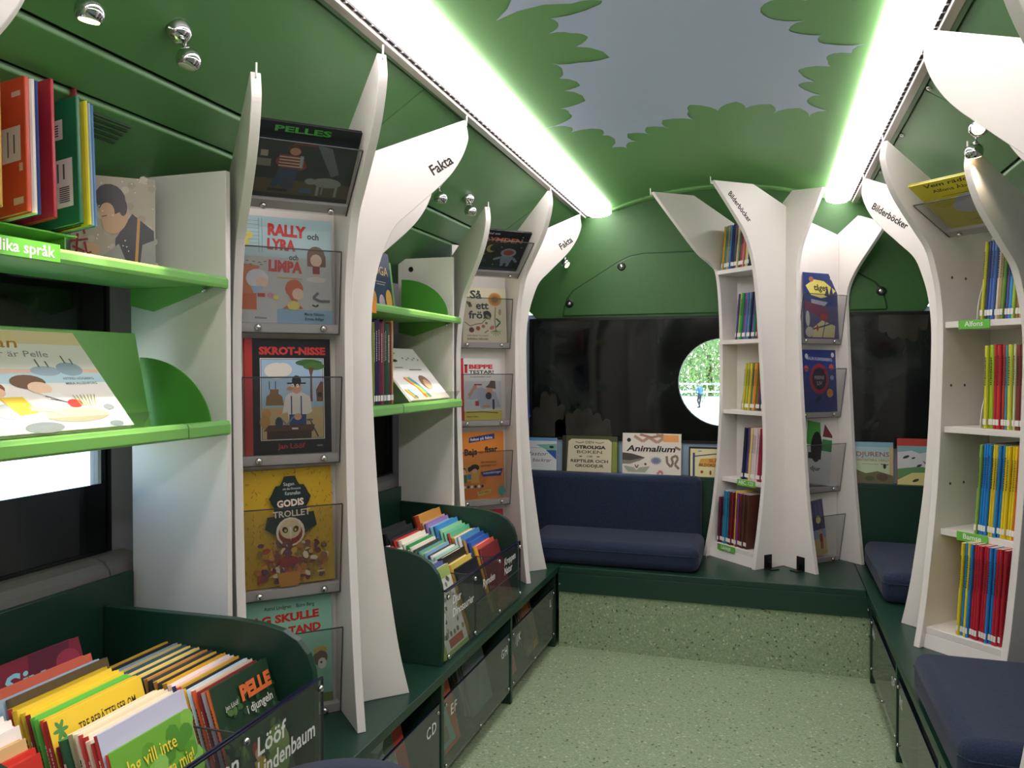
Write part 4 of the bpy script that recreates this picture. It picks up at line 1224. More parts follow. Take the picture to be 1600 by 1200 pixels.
def art_beach(A):
    A.rect(0, 0, 1, 1, '#f2ede4').rect(0, .86, 1, 1, '#f2dcae').rect(0, .46, 1, .56, '#bcd8e0').rect(0, .56, 1, .6, '#f0c8b4').rect(0, .0, 1, .18, '#ccdbe2')
    A.ell(.63, .58, .1, .05, '#a9b8c4').ell(.8, .6, .09, .07, '#9fb0bd').rect(.6, .62, .61, .7, '#5a6a5a').rect(.66, .62, .67, .68, '#5a6a5a').rect(.79, .66, .8, .74, '#5a6a5a').rect(.84, .65, .85, .71, '#5a6a5a')
    A.txt('Håkan', .35, .86, .15, '#c98f2c', .40, 0, .006, shear=.3).txt('Inget djur är Pelle', .40, .75, .09, '#8a8f94', .62, 0, 0, shear=.2)
    A.txt('ASTRID HÖGBERG', .82, .50, .035, '#7a8a94', .22).txt('MIRA ALLENFORS', .82, .45, .035, '#7a8a94', .22)
    A.ell(.66, .14, .22, .07, '#b4b59a').ell(.62, .17, .1, .04, '#cfc49a').ell(.25, .2, .09, .07, '#9aa3b0').ell(.9, .2, .04, .03, '#7f8a94').ell(.88, .03, .05, .03, '#8a9aa6').ell(.4, .04, .12, .05, '#8d9aa4')
    A.ell(.22, .42, .09, .07, '#8e4a34').ell(.24, .38, .06, .05, '#f0c2a4').poly([(.24, .33), (.38, .33), (.42, .18), (.3, .16)], '#e8c83a').line([(.38, .22), (.5, .2), (.58, .15)], .03, '#f0c2a4')
    A.ell(.47, .47, .11, .07, '#7a5a48').ell(.52, .41, .075, .06, '#f4cfae').poly([(.5, .36), (.62, .36), (.7, .24), (.58, .22)], '#f4f2ec').line([(.52, .33), (.64, .26)], .008, '#444444').line([(.54, .3), (.66, .25)], .008, '#444444').ell(.68, .25, .05, .04, '#cf3a34')
    for k in range(7):
        A.line([(.72 + .015 * k, .22), (.70 + .025 * k, .33)], .006, '#8fa05a')

def art_rainbow(A):
    A.rect(0, 0, 1, 1, '#f4f2ee')
    for k, c in enumerate(('#e0574a', '#f0a03c', '#f2dc4e', '#6fbf5a', '#5a9fd8')):
        A.line([(.22 + .03 * k, .42), (.36 + .03 * k, .24), (.42 + .03 * k, .04)], .035, c)
        A.line([(.04 + .02 * k, .2), (.14 + .02 * k, .04)], .025, c)
    A.ell(.66, .32, .12, .14, '#8a6248').ell(.68, .28, .08, .1, '#d8b08c').ell(.3, .75, .08, .03, '#3a3a3a').line([(.2, .86), (.45, .9)], .02, '#777777')
    for k in range(6):
        A.ell(.55 + .07 * k, .8 - .03 * (k % 2), .02, .014, '#55504a', n=8)
    A.rect(.5, .56, .8, .58, '#777777').rect(.2, .6, .38, .62, '#999999')

def art_yoga(A):
    A.rect(0, 0, 1, 1, '#22375a').txt('barn', .45, .86, .07, '#c0a070', .35).txt('YOGA', .5, .68, .2, '#c9a468', .8, 0, .01).rect(.3, .5, .75, .51, '#c9c0b0').rect(.34, .46, .7, .47, '#c9c0b0')
    A.ell(.15, .22, .13, .14, '#c98a4a').ell(.5, .16, .13, .14, '#b9a0b0').ell(.82, .22, .14, .18, '#d8a04a').ell(.66, .05, .1, .08, '#e4dcc8')

def art_portrait(A):
    A.rect(0, 0, 1, 1, '#a89c88')
    rr = random.Random(3)
    for _ in range(40):
        A.ell(rr.random(), rr.random(), .05, .04, rr.choice(['#b0a692', '#9c907c', '#b8ae9c']), 0, 8)
    A.poly([(.52, .35), (.72, .62), (.98, .45), (1, 0), (.5, 0)], '#2c2a2c').poly([(.36, .16), (.56, .3), (.7, 0), (.36, 0)], '#8f8a84').poly([(.84, .3), (1, .36), (1, 0), (.8, 0)], '#8f8a84')
    A.line([(.8, .58), (.76, .0)], .035, '#c08a3a').ell(.52, .57, .15, .18, '#c49a78', -.3).ell(.46, .76, .18, .16, '#33302e', .3).ell(.42, .62, .09, .1, '#c49a78').ell(.61, .68, .05, .09, '#33302e')
    A.line([(.36, .57), (.42, .585)], .012, '#2a2420').ell(.24, .2, .1, .1, '#c49a78')
    for a in (((.02, .47), (.18, .49)), ((.05, .53), (.05, .4)), ((.12, .52), (.16, .38)), ((.0, .3), (.2, .33)), ((.08, .38), (.06, .12)), ((.02, .25), (.16, .2)), ((.16, .3), (.2, .12)), ((.12, .15), (.24, .2))):
        A.line(list(a), .025, '#8e2f28')
    for _ in range(26):
        A.ell(rr.random(), rr.random(), .008, .007, '#dcd8d0', n=6)

def art_roses(A):
    A.rect(0, 0, 1, 1, '#dfe3e2').poly([(0, .7), (.5, 1), (0, 1)], '#e9ecea').rect(0, .9, 1, 1, '#6ba3d0').poly([(.45, .78), (1, .82), (1, .62), (.75, .62)], '#7fb8a0').poly([(.72, .62), (1, .62), (1, .34)], '#2f5aa8').ell(.87, .72, .06, .04, '#1c2a24')
    A.txt('Mastor', .44, .5, .16, '#6a2a38', .62, 0, 0, shear=.3).txt('och backrar', .46, .31, .15, '#6a2a38', .80, 0, 0, shear=.3).rect(.2, .68, .6, .69, '#8a9aa0')

def art_reptile(A):
    A.rect(0, 0, 1, 1, '#4c5230').rect(0, 0, .07, 1, '#2f3426').rect(.91, 0, 1, .85, '#8a9440')
    A.poly([(.09, 0), (.9, 0), (.9, .84), (.84, .91), (.17, .91), (.11, .84)], '#d8cfb0')
    A.txt('DEN', .5, .82, .1, '#4a4638', .15, 0, .012).line([(.24, .83), (.32, .8), (.4, .83)], .012, '#5a5444').line([(.6, .83), (.68, .8), (.76, .83)], .012, '#5a5444')
    A.txt('OTROLIGA', .5, .68, .12, '#2a2620', .58, 0, .055).txt('BOKEN', .5, .55, .12, '#5a5440', .46, 0, .015).txt('OM', .5, .43, .07, '#6a6450', .1).ell(.34, .43, .03, .015, '#4a4638').ell(.66, .43, .03, .015, '#4a4638')
    A.txt('REPTILER OCH', .5, .3, .11, '#33302a', .68, 0, .03).txt('GRODDJUR', .5, .17, .11, '#33302a', .52, 0, .03)

def art_animals(A):
    A.rect(0, 0, 1, 1, '#e6ded0').line([(.2, .93), (.35, .8), (.45, .9), (.6, .78), (.72, .9), (.58, .97)], .05, '#b8907c').line([(.3, .97), (.5, .9), (.7, .97)], .04, '#a87c6a').ell(.11, .83, .035, .05, '#24221e')
    A.rect(.7, .8, .96, .97, '#eea45a').txt('Animalium', .49, .62, .2, '#231f1c', .84, 0, .03, shear=.2).rect(.3, .53, .72, .535, '#a09888')
    A.poly([(0, .52), (.16, .5), (.32, .44), (.39, .41), (.3, .33), (.16, .28), (0, .3)], '#4c4640').poly([(0, .34), (.14, .33), (.32, .39), (.39, .4), (.3, .33), (.14, .25), (0, .24)], '#8a8276')
    A.ell(.58, .34, .085, .085, '#8f98a8', n=14).ell(.58, .34, .05, .05, '#6a7488')
    for k in range(14):
        a = k * .449
        A.line([(.58, .34), (.58 + .11 * math.cos(a), .34 + .11 * math.sin(a))], .006, '#7a8496')
    A.line([(.76, .46), (.77, .3), (.83, .2), (.87, .3), (.84, .42), (.92, .48), (.95, .4), (.9, .26), (.97, .16)], .04, '#857564')
    A.poly([(.02, .2), (.2, .17), (.25, .1), (.3, .17), (.48, .2), (.4, .05), (.1, .05)], '#a4b09a').line([(.22, .23), (.25, .15), (.28, .23)], .02, '#7a4a44').line([(.6, .02), (.66, .1), (.7, .02)], .04, '#c9848a').ell(.4, .25, .02, .03, '#4a443c').line([(.9, .68), (.99, .62)], .04, '#8a6a5a')

def art_picturewords(A):
    A.rect(0, 0, 1, 1, '#1c1c24').rect(.03, .0, 1, .94, '#e6dfa8').rect(.1, 0, .16, .8, '#3a3f78').line([(.13, .68), (.9, .8)], .03, '#3a3f78').poly([(.25, .35), (.32, .6), (.95, .66), (.95, .32)], '#e0a54c')
    A.txt('SLÅ', .68, .54, .14, '#a8482c', .26, 0, .02).txt('BILDORDBOK', .62, .39, .13, '#33281f', .68, 0, .02).ell(.36, .16, .04, .05, '#b03a34').ell(.6, .14, .03, .08, '#8a4a2c').ell(.3, .86, .06, .02, '#7f9fd0')

def art_dino(A):
    A.rect(0, 0, 1, 1, '#b9c8a4').rect(0, .6, 1, 1, '#9fc0c0').rect(.9, 0, 1, 1, '#c0a878').rect(.0, .88, 1, 1, '#7fa8b8')
    A.txt('DJURENS', .47, .7, .16, '#a83a34', .84, 0, .01).txt('FANTASTISKA VÄRLD', .46, .56, .08, '#8a3a34', .86, 0, .004).rect(.2, .46, .62, .47, '#6a7a6a').poly([(.0, .34), (.3, .24), (.6, .3), (1, .2), (1, 0), (0, 0)], '#6a6448').ell(.72, .16, .15, .1, '#5a4e3c').ell(.4, .12, .12, .06, '#4c5a3a')
    A.ell(.78, .42, .04, .06, '#2a2420').line([(.68, .47), (.78, .46), (.88, .46)], .02, '#2a2420')

def art_atlas(A):
    A.rect(0, 0, 1, 1, '#cfd2d4').rect(0, .84, 1, 1, '#b8423a').poly([(0, .84), (.5, .84), (.42, .72), (.3, .68), (.2, .74), (0, .7)], '#7fb0ac').poly([(0, .34), (.3, .4), (.7, .32), (1, .2), (1, 0), (0, 0)], '#5f8f5a').poly([(0, .1), (.2, .26), (.45, .28), (.8, .14), (1, .1), (1, 0), (0, 0)], '#d8cf8a')
    A.txt('Min', .62, .62, .11, '#a83a44', .2).txt('världsatlas', .66, .5, .12, '#a83a44', .62)
    for x, y, r_ in ((.12, .6, .05), (.22, .58, .03), (.3, .42, .04), (.25, .1, .05), (.55, .2, .04), (.75, .12, .05), (.85, .3, .03), (.45, .92, .06), (.65, .92, .05)):
        A.ell(x, y, r_, r_ * .6, '#3a3230', .4, 8)

def art_train(A):
    A.rect(0, 0, 1, 1, '#2f3f78').rect(0, .0, 1, .5, '#56507a').poly([(.05, .8), (.3, .9), (.6, .88), (.95, .74), (.8, .66), (.5, .62), (.2, .66)], '#e6d877').ell(.87, .93, .08, .03, '#e4e2da').ell(.22, .9, .07, .04, '#b06a5a')
    A.txt('hela', .45, .87, .06, '#e0c84a', .2).txt('tåget', .5, .775, .13, '#1c1c24', .42, 0, .022)
    A.poly([(.0, .58), (.6, .48), (.75, .36), (.5, .3), (0, .46)], '#7a3a54').poly([(.2, .6), (.7, .56), (.6, .5), (.2, .54)], '#a8aab4').ell(.56, .33, .12, .05, '#b03a34')
    A.poly([(.18, .14), (.5, .28), (.9, .2), (.86, .02), (.2, .02)], '#d8cf9a').line([(.2, .14), (.6, .2), (.9, .26)], .03, '#3a3f68').line([(.5, .02), (.6, .26)], .02, '#3a3f68').ell(.36, .16, .03, .05, '#b03a34').poly([(.6, .66), (.7, .8), (.74, .66), (.82, .82), (.88, .62)], '#2a3560')
    A.ell(.08, .3, .06, .12, '#c9c2b4').ell(.12, .1, .12, .08, '#c9c2b4')

def art_life(A):
    A.rect(0, 0, 1, 1, '#2f3f86').txt('MALIN KLINGENBERG', .48, .85, .07, '#d8dce8', .8, -.05, .01).ell(.46, .53, .3, .25, '#a83038').ell(.46, .53, .22, .18, '#33203a').ell(.46, .56, .2, .16, '#2a2440')
    A.txt('FISENS', .46, .55, .08, '#c0a8b0', .3).txt('LIV', .46, .46, .08, '#c0a8b0', .16).ell(.85, .72, .07, .05, '#c9544a').ell(.78, .3, .1, .07, '#d8983c').ell(.4, .2, .12, .04, '#1c2a58', .6).ell(.86, .55, .06, .04, '#8fa0c8').ell(.08, .9, .05, .04, '#d8dce8').ell(.9, .92, .05, .04, '#d8dce8').ell(.06, .7, .07, .05, '#c9544a')

def art_greenred(A):
    A.rect(0, 0, 1, 1, '#d8dcd8').poly([(0, .62), (.58, .62), (.5, 1), (0, 1)], '#4a9a44').poly([(.62, .78), (1, .78), (1, 1), (.68, 1)], '#7a1f2c').poly([(.58, .55), (1, .55), (1, .74), (.62, .74)], '#3a8a4a').ell(.4, .6, .22, .25, '#1c201e').rect(.1, .4, .6, .5, '#1c201e').txt('djur', .4, .25, .1, '#222222', .4)

def art_kids(A):
    A.rect(0, 0, 1, 1, '#dcc88a').rect(0, .45, 1, 1, '#5a5a7c')
    for k in range(5):
        A.line([(.1 + .2 * k, .98), (.2 + .2 * k, .4)], .02, '#2c2c44')
    A.rect(0, .3, 1, .46, '#a9b4cc').ell(.7, .64, .12, .07, '#e4dc8a')
    fig(A, .35, .3, 1.3, '#4a3428', '#3a5a9a', '#3a5a9a'); fig(A, .75, .24, 1.2, '#33302e', '#c04a44', '#b03a44')

def art_rescue(A):
    A.rect(0, 0, 1, 1, '#d2c62e').txt('Vem räddar', .55, .93, .10, '#2a2820', .74, 0, .016, shear=.2).txt('Alfons Åberg', .55, .81, .09, '#4a4620', .62, 0, .014).rect(.3, .68, .7, .69, '#7a7430')
    A.ell(.68, .48, .3, .2, '#b9b8c4').ell(.5, .42, .2, .14, '#c4c3cc').ell(.75, .42, .15, .13, '#b06a5a').rect(.6, .22, .92, .34, '#a8403a').rect(.68, .16, .9, .24, '#6a4a4a').rect(.4, .12, .6, .13, '#7a7430')

def art_jungle(A):
    A.rect(0, 0, 1, 1, '#26402c')
    rr = random.Random(8)
    for _ in range(110):
        x, y = rr.random(), rr.random() * .86
        A.ell(x, y, rr.uniform(.02, .07), rr.uniform(.01, .025), rr.choice(['#35573a', '#1f3526', '#45693c', '#5a7a40', '#2d4a30']), rr.uniform(0, 3), 7)
    A.ell(.8, .42, .2, .12, '#7a9a4c').ell(.72, .3, .2, .1, '#6a8a48').txt('Jan Lööf', .24, .83, .045, '#c9ccc0', .22)
    A.txt('PELLE', .68, .86, .14, '#e0713a', .54, 0, .06).txt('i djungeln', .68, .74, .085, '#dcdcd0', .46, 0, .016)
    A.ell(.42, .47, .06, .05, '#8e3434').ell(.43, .43, .05, .04, '#c99a78').poly([(.34, .4), (.52, .4), (.58, .2), (.34, .2)], '#b09a3c').rect(.38, .06, .5, .2, '#8a9ab8').ell(.78, .12, .14, .09, '#26282c')

def art_three(A):
    A.rect(0, 0, 1, 1, '#e3c23a').txt('TRE BERÄTTELSER OM', .58, .88, .075, '#26241c', .62, 0, .014).rect(0, .7, 1, .72, '#b8423a')
    for k in range(6):
        A.ell(.1 + .03 * math.cos(k * 1.05), .92 + .03 * math.sin(k * 1.05), .045, .012, '#4f8a4a', k * 1.05, 8)
    A.rect(0, 0, 1, .7, '#c0482f').ell(.5, .4, .3, .25, '#e0b060')

def art_bedtime(A):
    A.rect(0, 0, 1, 1, '#6ba63c')
    rr = random.Random(2)
    for _ in range(50):
        A.ell(rr.random(), rr.random(), .09, .06, rr.choice(['#7db44c', '#5c9634', '#4f8a34', '#86bb5a']), 0, 8)
    A.txt('Jag vill inte', .45, .86, .12, '#e6d24a', .62, 0, .006).txt('gå och lägga mig!', .5, .72, .12, '#e6d24a', .86, 0, .006)

def art_lilac(A):
    A.rect(0, 0, 1, 1, '#b9bcd6').txt('Astrid Lindgren   Björn Berg', .52, .85, .05, '#444a5a', .7).ell(.86, .82, .07, .05, '#c9a48c').rect(0, .5, 1, .52, '#9fa4c4')

def art_siv(A):
    A.rect(0, 0, 1, 1, '#7c2338').poly([(.5, 1), (.9, 1), (.75, .7), (.4, .7)], '#5a1c34').ell(.85, .9, .12, .06, '#96304a').txt('Siv', .40, .87, .17, '#7fc4cf', .40, 0, .02, shear=.2)

def art_butter(A):
    A.rect(0, 0, 1, 1, '#dfe2da').rect(0, .86, 1, 1, '#a9bf6a').rect(0, 0, .14, 1, '#8fae52').rect(0, 0, 1, .05, '#8fae52').rect(.3, .07, .84, .17, '#b8423a')
    rr = random.Random(4)
    for _ in range(46):
        x, y = rr.uniform(.18, .96), rr.uniform(.2, .84)
        A.ell(x, y, .045, .03, rr.choice(['#f2f2ee', '#9aa392', '#7d8a5c', '#b0a89c', '#5a5a50', '#8fae52']), rr.uniform(0, 3), 8)

def art_blank(c2):
    def f(A):
        rr = random.Random(hash(c2) % 97 if False else sum(map(ord, c2)))
        A.ell(rr.uniform(.3, .7), .5, .25, .16, c2).rect(.15, .82, .15 + rr.uniform(.4, .7), .87, c2).rect(.2, .74, .2 + rr.uniform(.2, .5), .77, c2)
    return f
# ------------------------------------------------------------------ picture books facing out
def face_book(bx, right, wl, z, w, h, t, label, cover, art, spine=None, d=0.022, lean=3.0, roll=0.0, group=None):
    """book in a pocket of a tower: wl = place of its lower left corner across the compartment"""
    U = bx.sd * right
    a = math.radians(lean)
    V = Vector((0, 0, 1)) * math.cos(a) - bx.nd * math.sin(a)
    W = bx.nd * math.cos(a) + Vector((0, 0, 1)) * math.sin(a)
    if roll:
        r = math.radians(roll)
        U, V = U * math.cos(r) + V * math.sin(r), V * math.cos(r) - U * math.sin(r)
    return book(label, frame(bx.p(d, wl, z + 0.0008), U, V, W), w, h, t, cover, spine, group, art)

b1 = TW1[1]
face_book(b1, -1, .240, 1.3665, .226, .268, .010, 'pale blue picture book with red title and three drawn children in a left tower pocket', '#c4c6c2', art_rally, '#b9d7de', d=.020)
face_book(b1, -1, .232, 1.0365, .214, .292, .011, 'black picture book with red spine and a man in bowler hat at a workbench', '#14141a', art_scrap, '#b8342f', d=.020)
face_book(b1, -1, .234, .7005, .224, .294, .012, 'golden yellow patterned picture book with a dark tree and round face', '#cfa92c', art_candy, '#b08a24', d=.018, roll=1.2)
face_book(b1, -1, .242, .3865, .226, .285, .010, 'mint green picture book with red title, lowest in the nearer left tower', '#8fc4ac', art_tooth, d=.018)
def tilted_book(bx, right, wl, da, za, db, zb, w, h, t, label, cover, art):
    L = math.hypot(db - da, zb - za); ud, uz = (db - da) / L, (zb - za) / L
    V = bx.nd * ud + Vector((0, 0, uz)); W = bx.nd * uz - Vector((0, 0, ud)); U = bx.sd * right
    O = bx.p(da, wl, za) + V * 0.0255 + W * 0.0015
    return book(label, frame(O, U, V, W), w, h, t, cover, None, None, art)
tilted_book(b1, -1, .236, .105, 1.652, .266, 1.805, .230, .198, .009, 'dark picture book with a boy in striped jumper and a dog, tilted under the branch', '#12141c', art_night)
b1 = TW2[1]
face_book(b1, -1, .212, 1.3665, .204, .232, .009, 'cream seed book with sunflower and green title in the farther left tower', '#e9e2c4', art_seed)
face_book(b1, -1, .222, 1.0365, .192, .262, .011, 'white book with red spine and a bearded man in a hat', '#e4e3df', art_bearded, '#c22d30', d=.018)
face_book(b1, -1, .234, .7005, .218, .285, .010, 'orange fact book with two drawn figures at a table', '#e08a3a', art_orange, d=.018)
face_book(b1, -1, .230, .3865, .210, .262, .010, 'red book half hidden behind the farther book bin', '#c23a44', art_red)
tilted_book(b1, -1, .232, .105, 1.652, .266, 1.805, .216, .198, .009, 'dark space book with orange title tilted under the farther left branch', '#14161e', art_space)
# two books showing behind the farther left tower
bq = TW2[2]
def edge_book(bx, w, d0, z, wd, h, label, cover, tilt, art=None):
    a = math.radians(tilt)
    U = bx.nd * math.cos(a) + Vector((0, 0, 1)) * math.sin(a); V = -bx.nd * math.sin(a) + Vector((0, 0, 1)) * math.cos(a)
    return book(label, frame(bx.p(d0, w, z), U, V, U.cross(V)), wd, h, .010, cover, None, None, art)
for z in (1.012, 1.36):
    pocket(TW2[0], bq, 0.003, .247, z, 0.15, 0.06, 0.098)
def art_bar(A):
    A.rect(0, 0, 1, 1, '#3a3f98').rect(.4, .25, .92, .58, '#efeee8')
    for k in range(7):
        A.rect(.52 + .05 * k, .3, .54 + .05 * k, .5, '#222222')
edge_book(bq, .060, .004, 1.0135, .150, .25, 'blue book with a white barcode label jutting past the farther left tower', '#3a3f98', 10, art_bar)
edge_book(bq, .060, .004, 1.3615, .105, .17, 'red and white book edge jutting past the farther left tower above the blue one', '#b83a40', 6)
bq = TR1[2]
for z in (0.70, 1.36):
    pocket(TR1[0], bq, 0.003, .247, z, 0.12, 0.06, 0.094)
edge_book(bq, .10, .004, 1.3615, .117, .05, 'pink striped booklet tip showing left of the right tower, upper one', '#d87a84', 4)
edge_book(bq, .10, .004, 0.7015, .135, .06, 'pink striped booklet tip showing left of the right tower, lower one', '#d8a0a4', 4)

# rear tower pockets
face_book(q2, 1, .078, 1.3925, .215, .302, .007, 'dark blue picture book with a train and a yellow sky in a rear tower pocket', '#2f3f78', art_train, d=.040)
face_book(q2, 1, .078, 1.0565, .205, .285, .010, 'blue book with a round red picture in the second rear tower pocket', '#2f3f86', art_life, d=.040)
face_book(q2, 1, .070, .7370, .165, .285, .008, 'green and dark red booklet leaning right in the third rear tower pocket', '#d8dcd8', art_greenred, d=.040, roll=-9, lean=4)
face_book(q2, 1, .100, .3865, .130, .255, .007, 'booklet with two children on a sandy ground in the lowest rear tower pocket', '#dcc88a', art_kids, d=.042, roll=6)

# right tower, tilted book under the branch
tilted_book(rb1, 1, .020, .060, 1.700, .262, 1.806, .226, .236, .009, 'yellow picture book tilted under the right hand branch', '#d2c62e', art_rescue)

# ledge books in front of the rear window
def ledge_book(x0, w, h, t, label, cover, art, spine=None, lean=5.0, y=4.012, top=None):
    a = math.radians(lean)
    V = Vector((0, math.sin(a), math.cos(a))); W = Vector((0, -math.cos(a), math.sin(a)))
    return book(label, frame((x0, y, .7275), (1, 0, 0), V, W), w, h, t, cover, spine, None, art)
ledge_book(-.985, .200, .170, .010, 'grey white picture book with slanted wine red title, leftmost on the rear ledge', '#dfe3e2', art_roses, '#6ba3d0')
ledge_book(-.752, .285, .185, .014, 'olive green book with a cream panel about reptiles on the rear ledge', '#4c5230', art_reptile, '#2f3426')
ledge_book(-.440, .290, .205, .014, 'pale book of drawn animals with an orange sticker on the rear ledge', '#e6ded0', art_animals)
ledge_book(-.110, .170, .145, .008, 'yellow picture dictionary with dark frame half behind the rear tower', '#1c1c24', art_picturewords, lean=3)
ledge_book(.640, .165, .190, .010, 'muted blue and olive book with red title right of the rear tower', '#b9c8a4', art_dino, '#c0a878')
ledge_book(.822, .300, .210, .012, 'pale atlas with a red top edge in the rear right corner', '#cfd2d4', art_atlas, '#b8423a')

# ------------------------------------------------------------------ wall shelves
def wall_shelf_upper(y0, y1, label, word=None, insert=False):
    t = thing('wall_shelf', label, 'shelf', (-1.03, (y0 + y1) / 2, 1.437), group='bright green wall shelves')
    pf = [(-1.172, 1.440), (-.912, 1.440), (-.905, 1.432), (-.899, 1.432), (-.897, 1.440), (-.897, 1.452), (-.902, 1.458), (-.910, 1.4585), (-1.172, 1.4585)]
    MB().prism(pf, (0, 0, 0), (1, 0, 0), (0, 0, 1), (0, 1, 0), y0, y1).build('shelf_board', 'shelf', t, bevel=.0015)
    br = MB().prism([(-.925, 1.4395), (-1.165, 1.4395), (-1.165, 1.40), (-1.10, 1.385)], (0, 0, 0), (1, 0, 0), (0, 0, 1), (0, 1, 0), y1 - .006, y1 - .003)
    b = br.build('bracket', 'shelf', t)
    MB().lathe((-.955, y1 - .0062, 1.4305), (0, -1, 0), [(.006, 0), (.006, .006), (.002, .009)], 10).build('screw', 'bolt', b)
    if word:
        s_ = MB().box(-.8965, y0 - .0, 1.433, -.8935, y0 + .233, 1.463).build('sign', 'tag', t)
        tx = MB(); text3(tx, word, (-.8932, y0 + .221, 1.448), (0, 1, 0), (0, 0, 1), .027, bold=.016, align='RIGHT')
        tx.build('lettering', 'vinyl', s_)
    if insert:
        MB().prism([(-1.165, 1.486), (-1.02, 1.506), (-1.02, 1.509), (-1.165, 1.489)], (0, 0, 0), (1, 0, 0), (0, 0, 1), (0, 1, 0), y0 + .02, y0 + .39).build('sloping_plate', 'shelf', t)
        for yy in (y0 + .03, y0 + .37):
            MB().prism([(-1.165, 1.459), (-1.03, 1.459), (-1.03, 1.5040), (-1.165, 1.4855)], (0, 0, 0), (1, 0, 0), (0, 0, 1), (0, 1, 0), yy, yy + .003).build('plate_support', 'shelf', t)
    return t
def wall_shelf_lower(y0, y1, yp0, yp1, label, joint):
    t = thing('display_shelf', label, 'shelf', (-1.03, (y0 + y1) / 2, 1.11), group='bright green display shelves')
    MB().prism([(-1.172, 1.106), (-.92, 1.106), (-.92, 1.112), (-1.172, 1.112)], (0, 0, 0), (1, 0, 0), (0, 0, 1), (0, 1, 0), y0, y1).build('shelf_board', 'shelf', t)
    pf = [(-.9195, 1.108), (-.900, 1.104), (-.895, 1.108), (-.895, 1.128), (-.899, 1.136), (-.908, 1.1375), (-.9195, 1.134)]
    MB().prism(pf, (0, 0, 0), (1, 0, 0), (0, 0, 1), (0, 1, 0), y0, joint - .001).build('lip', 'shelf', t, bevel=.0015)
    MB().prism([(x * 1.0 + (.002 if x > -.91 else 0), z) for x, z in pf], (0, 0, 0), (1, 0, 0), (0, 0, 1), (0, 1, 0), joint, y1).build('lip', 'shelf', t, bevel=.0015)
    MB().prism([(-1.0555, 1.1125), (-1.0995, 1.330), (-1.102, 1.333), (-1.105, 1.331), (-1.0600, 1.1125)], (0, 0, 0), (1, 0, 0), (0, 0, 1), (0, 1, 0), yp0, yp1).build('back_panel', 'shelf', t, bevel=.002)
    return t
def bookend(y, x0, z0, rx, rz, label):
    pts = [(0, 0)] + [(rx * math.cos(a), rz * math.sin(a)) for a in [math.pi / 2 * i / 16 for i in range(17)]]
    o = MB().prism([(p[0], p[1]) for p in pts], (x0, y, z0), (1, 0, 0), (0, 0, 1), (0, 1, 0), 0, .003).build('bookend', 'shelf_dark', bevel=.0008, seg=1)
    return tag(o, label, 'bookend', 'green quarter-round bookends')
wall_shelf_upper(.835, 1.520, 'bright green wall shelf with a white lettered sign at the upper left', 'Olika språk', True)
wall_shelf_lower(.835, 1.520, .845, 1.458, 'bright green display shelf with a steep back panel under the lettered shelf', 1.385)
bookend(1.468, -1.098, 1.1135, .195, .165, 'green quarter-round bookend at the end of the nearer display shelf')
t = wall_shelf_upper(2.14, 2.950, 'bright green wall shelf between the two left towers, upper one')
MB().box(-.8962, 2.18, 1.425, -.8935, 2.225, 1.462).build('sign', plain('orange sign', '#e08a2c', .4), t)
t = wall_shelf_lower(2.14, 2.950, 2.505, 2.94, 'bright green display shelf between the two left towers, lower one', 2.42)
bookend(2.905, -1.135, 1.459, .200, .150, 'green quarter-round bookend on the farther upper shelf')

# picture book lying on the sloping panel
sl = math.hypot(.150, .178)
VP = Vector((-.150 / sl, 0, .178 / sl)); WP = Vector((.178 / sl, 0, .150 / sl))
def panel_book(y, w, h, t, label, cover, art, off=.0045):
    O = Vector((-.9235, y, 1.1365)) + WP * .001
    return book(label, frame(O, (0, 1, 0), VP, WP), w, h, t, cover, None, None, art)
panel_book(.93, .325, .235, .010, 'pale beach picture book with two children lying on the nearer display shelf', '#f2ede4', art_beach)
panel_book(2.52, .355, .245, .010, 'white picture book with rainbows lying on the farther display shelf', '#f4f2ee', art_rainbow)
for y0, y1, nm in ((.845, 1.275, 'nearer'), (2.52, 2.925, 'farther')):
    o = MB().prism([(-.9125, 1.1385), (-.892, 1.168), (-.894, 1.1685), (-.9145, 1.1395)], (0, 0, 0), (1, 0, 0), (0, 0, 1), (0, 1, 0), y0, y1).build('acrylic_lip', 'acrylic')
    tag(o, 'clear acrylic lip along the front of the %s display shelf' % nm, 'book stop', 'clear lips of the display shelves')

# books standing on the upper shelf, covers towards the reader
bk = math.radians(8.0)
rl = math.radians(6.0)
HV = Vector((-math.sin(bk) * math.cos(rl), math.sin(rl), math.cos(bk) * math.cos(rl)))       # up, leaning to the wall
HU = Vector((-math.cos(bk), 0, -math.sin(bk)))      # from the aisle side to the wall side
upper = [('#c99a3c', .012, .250, 'tan', .972), ('#c9a24a', .012, .225, 'mustard', 1.003), ('#c24a2c', .012, .247, 'orange red with a white label', 1.058), ('#d8d4cc', .010, .247, 'pale grey', 1.0712),
         ('#2f4a8a', .004, .247, 'thin blue', 1.0822), ('#b02f3a', .010, .262, 'crimson with a yellow shape', 1.112), ('#1f6a48', .012, .248, 'dark green with two barcode labels', 1.168), ('#7a2a24', .008, .275, 'dark brown-red, tallest', 1.1810),
         ('#e0cf3a', .006, .246, 'thin yellow', 1.1900), ('#8fa8c0', .006, .244, 'pale steel blue', 1.1970), ('#5a7fae', .006, .242, 'thin blue-grey, last in the row', 1.2040)]
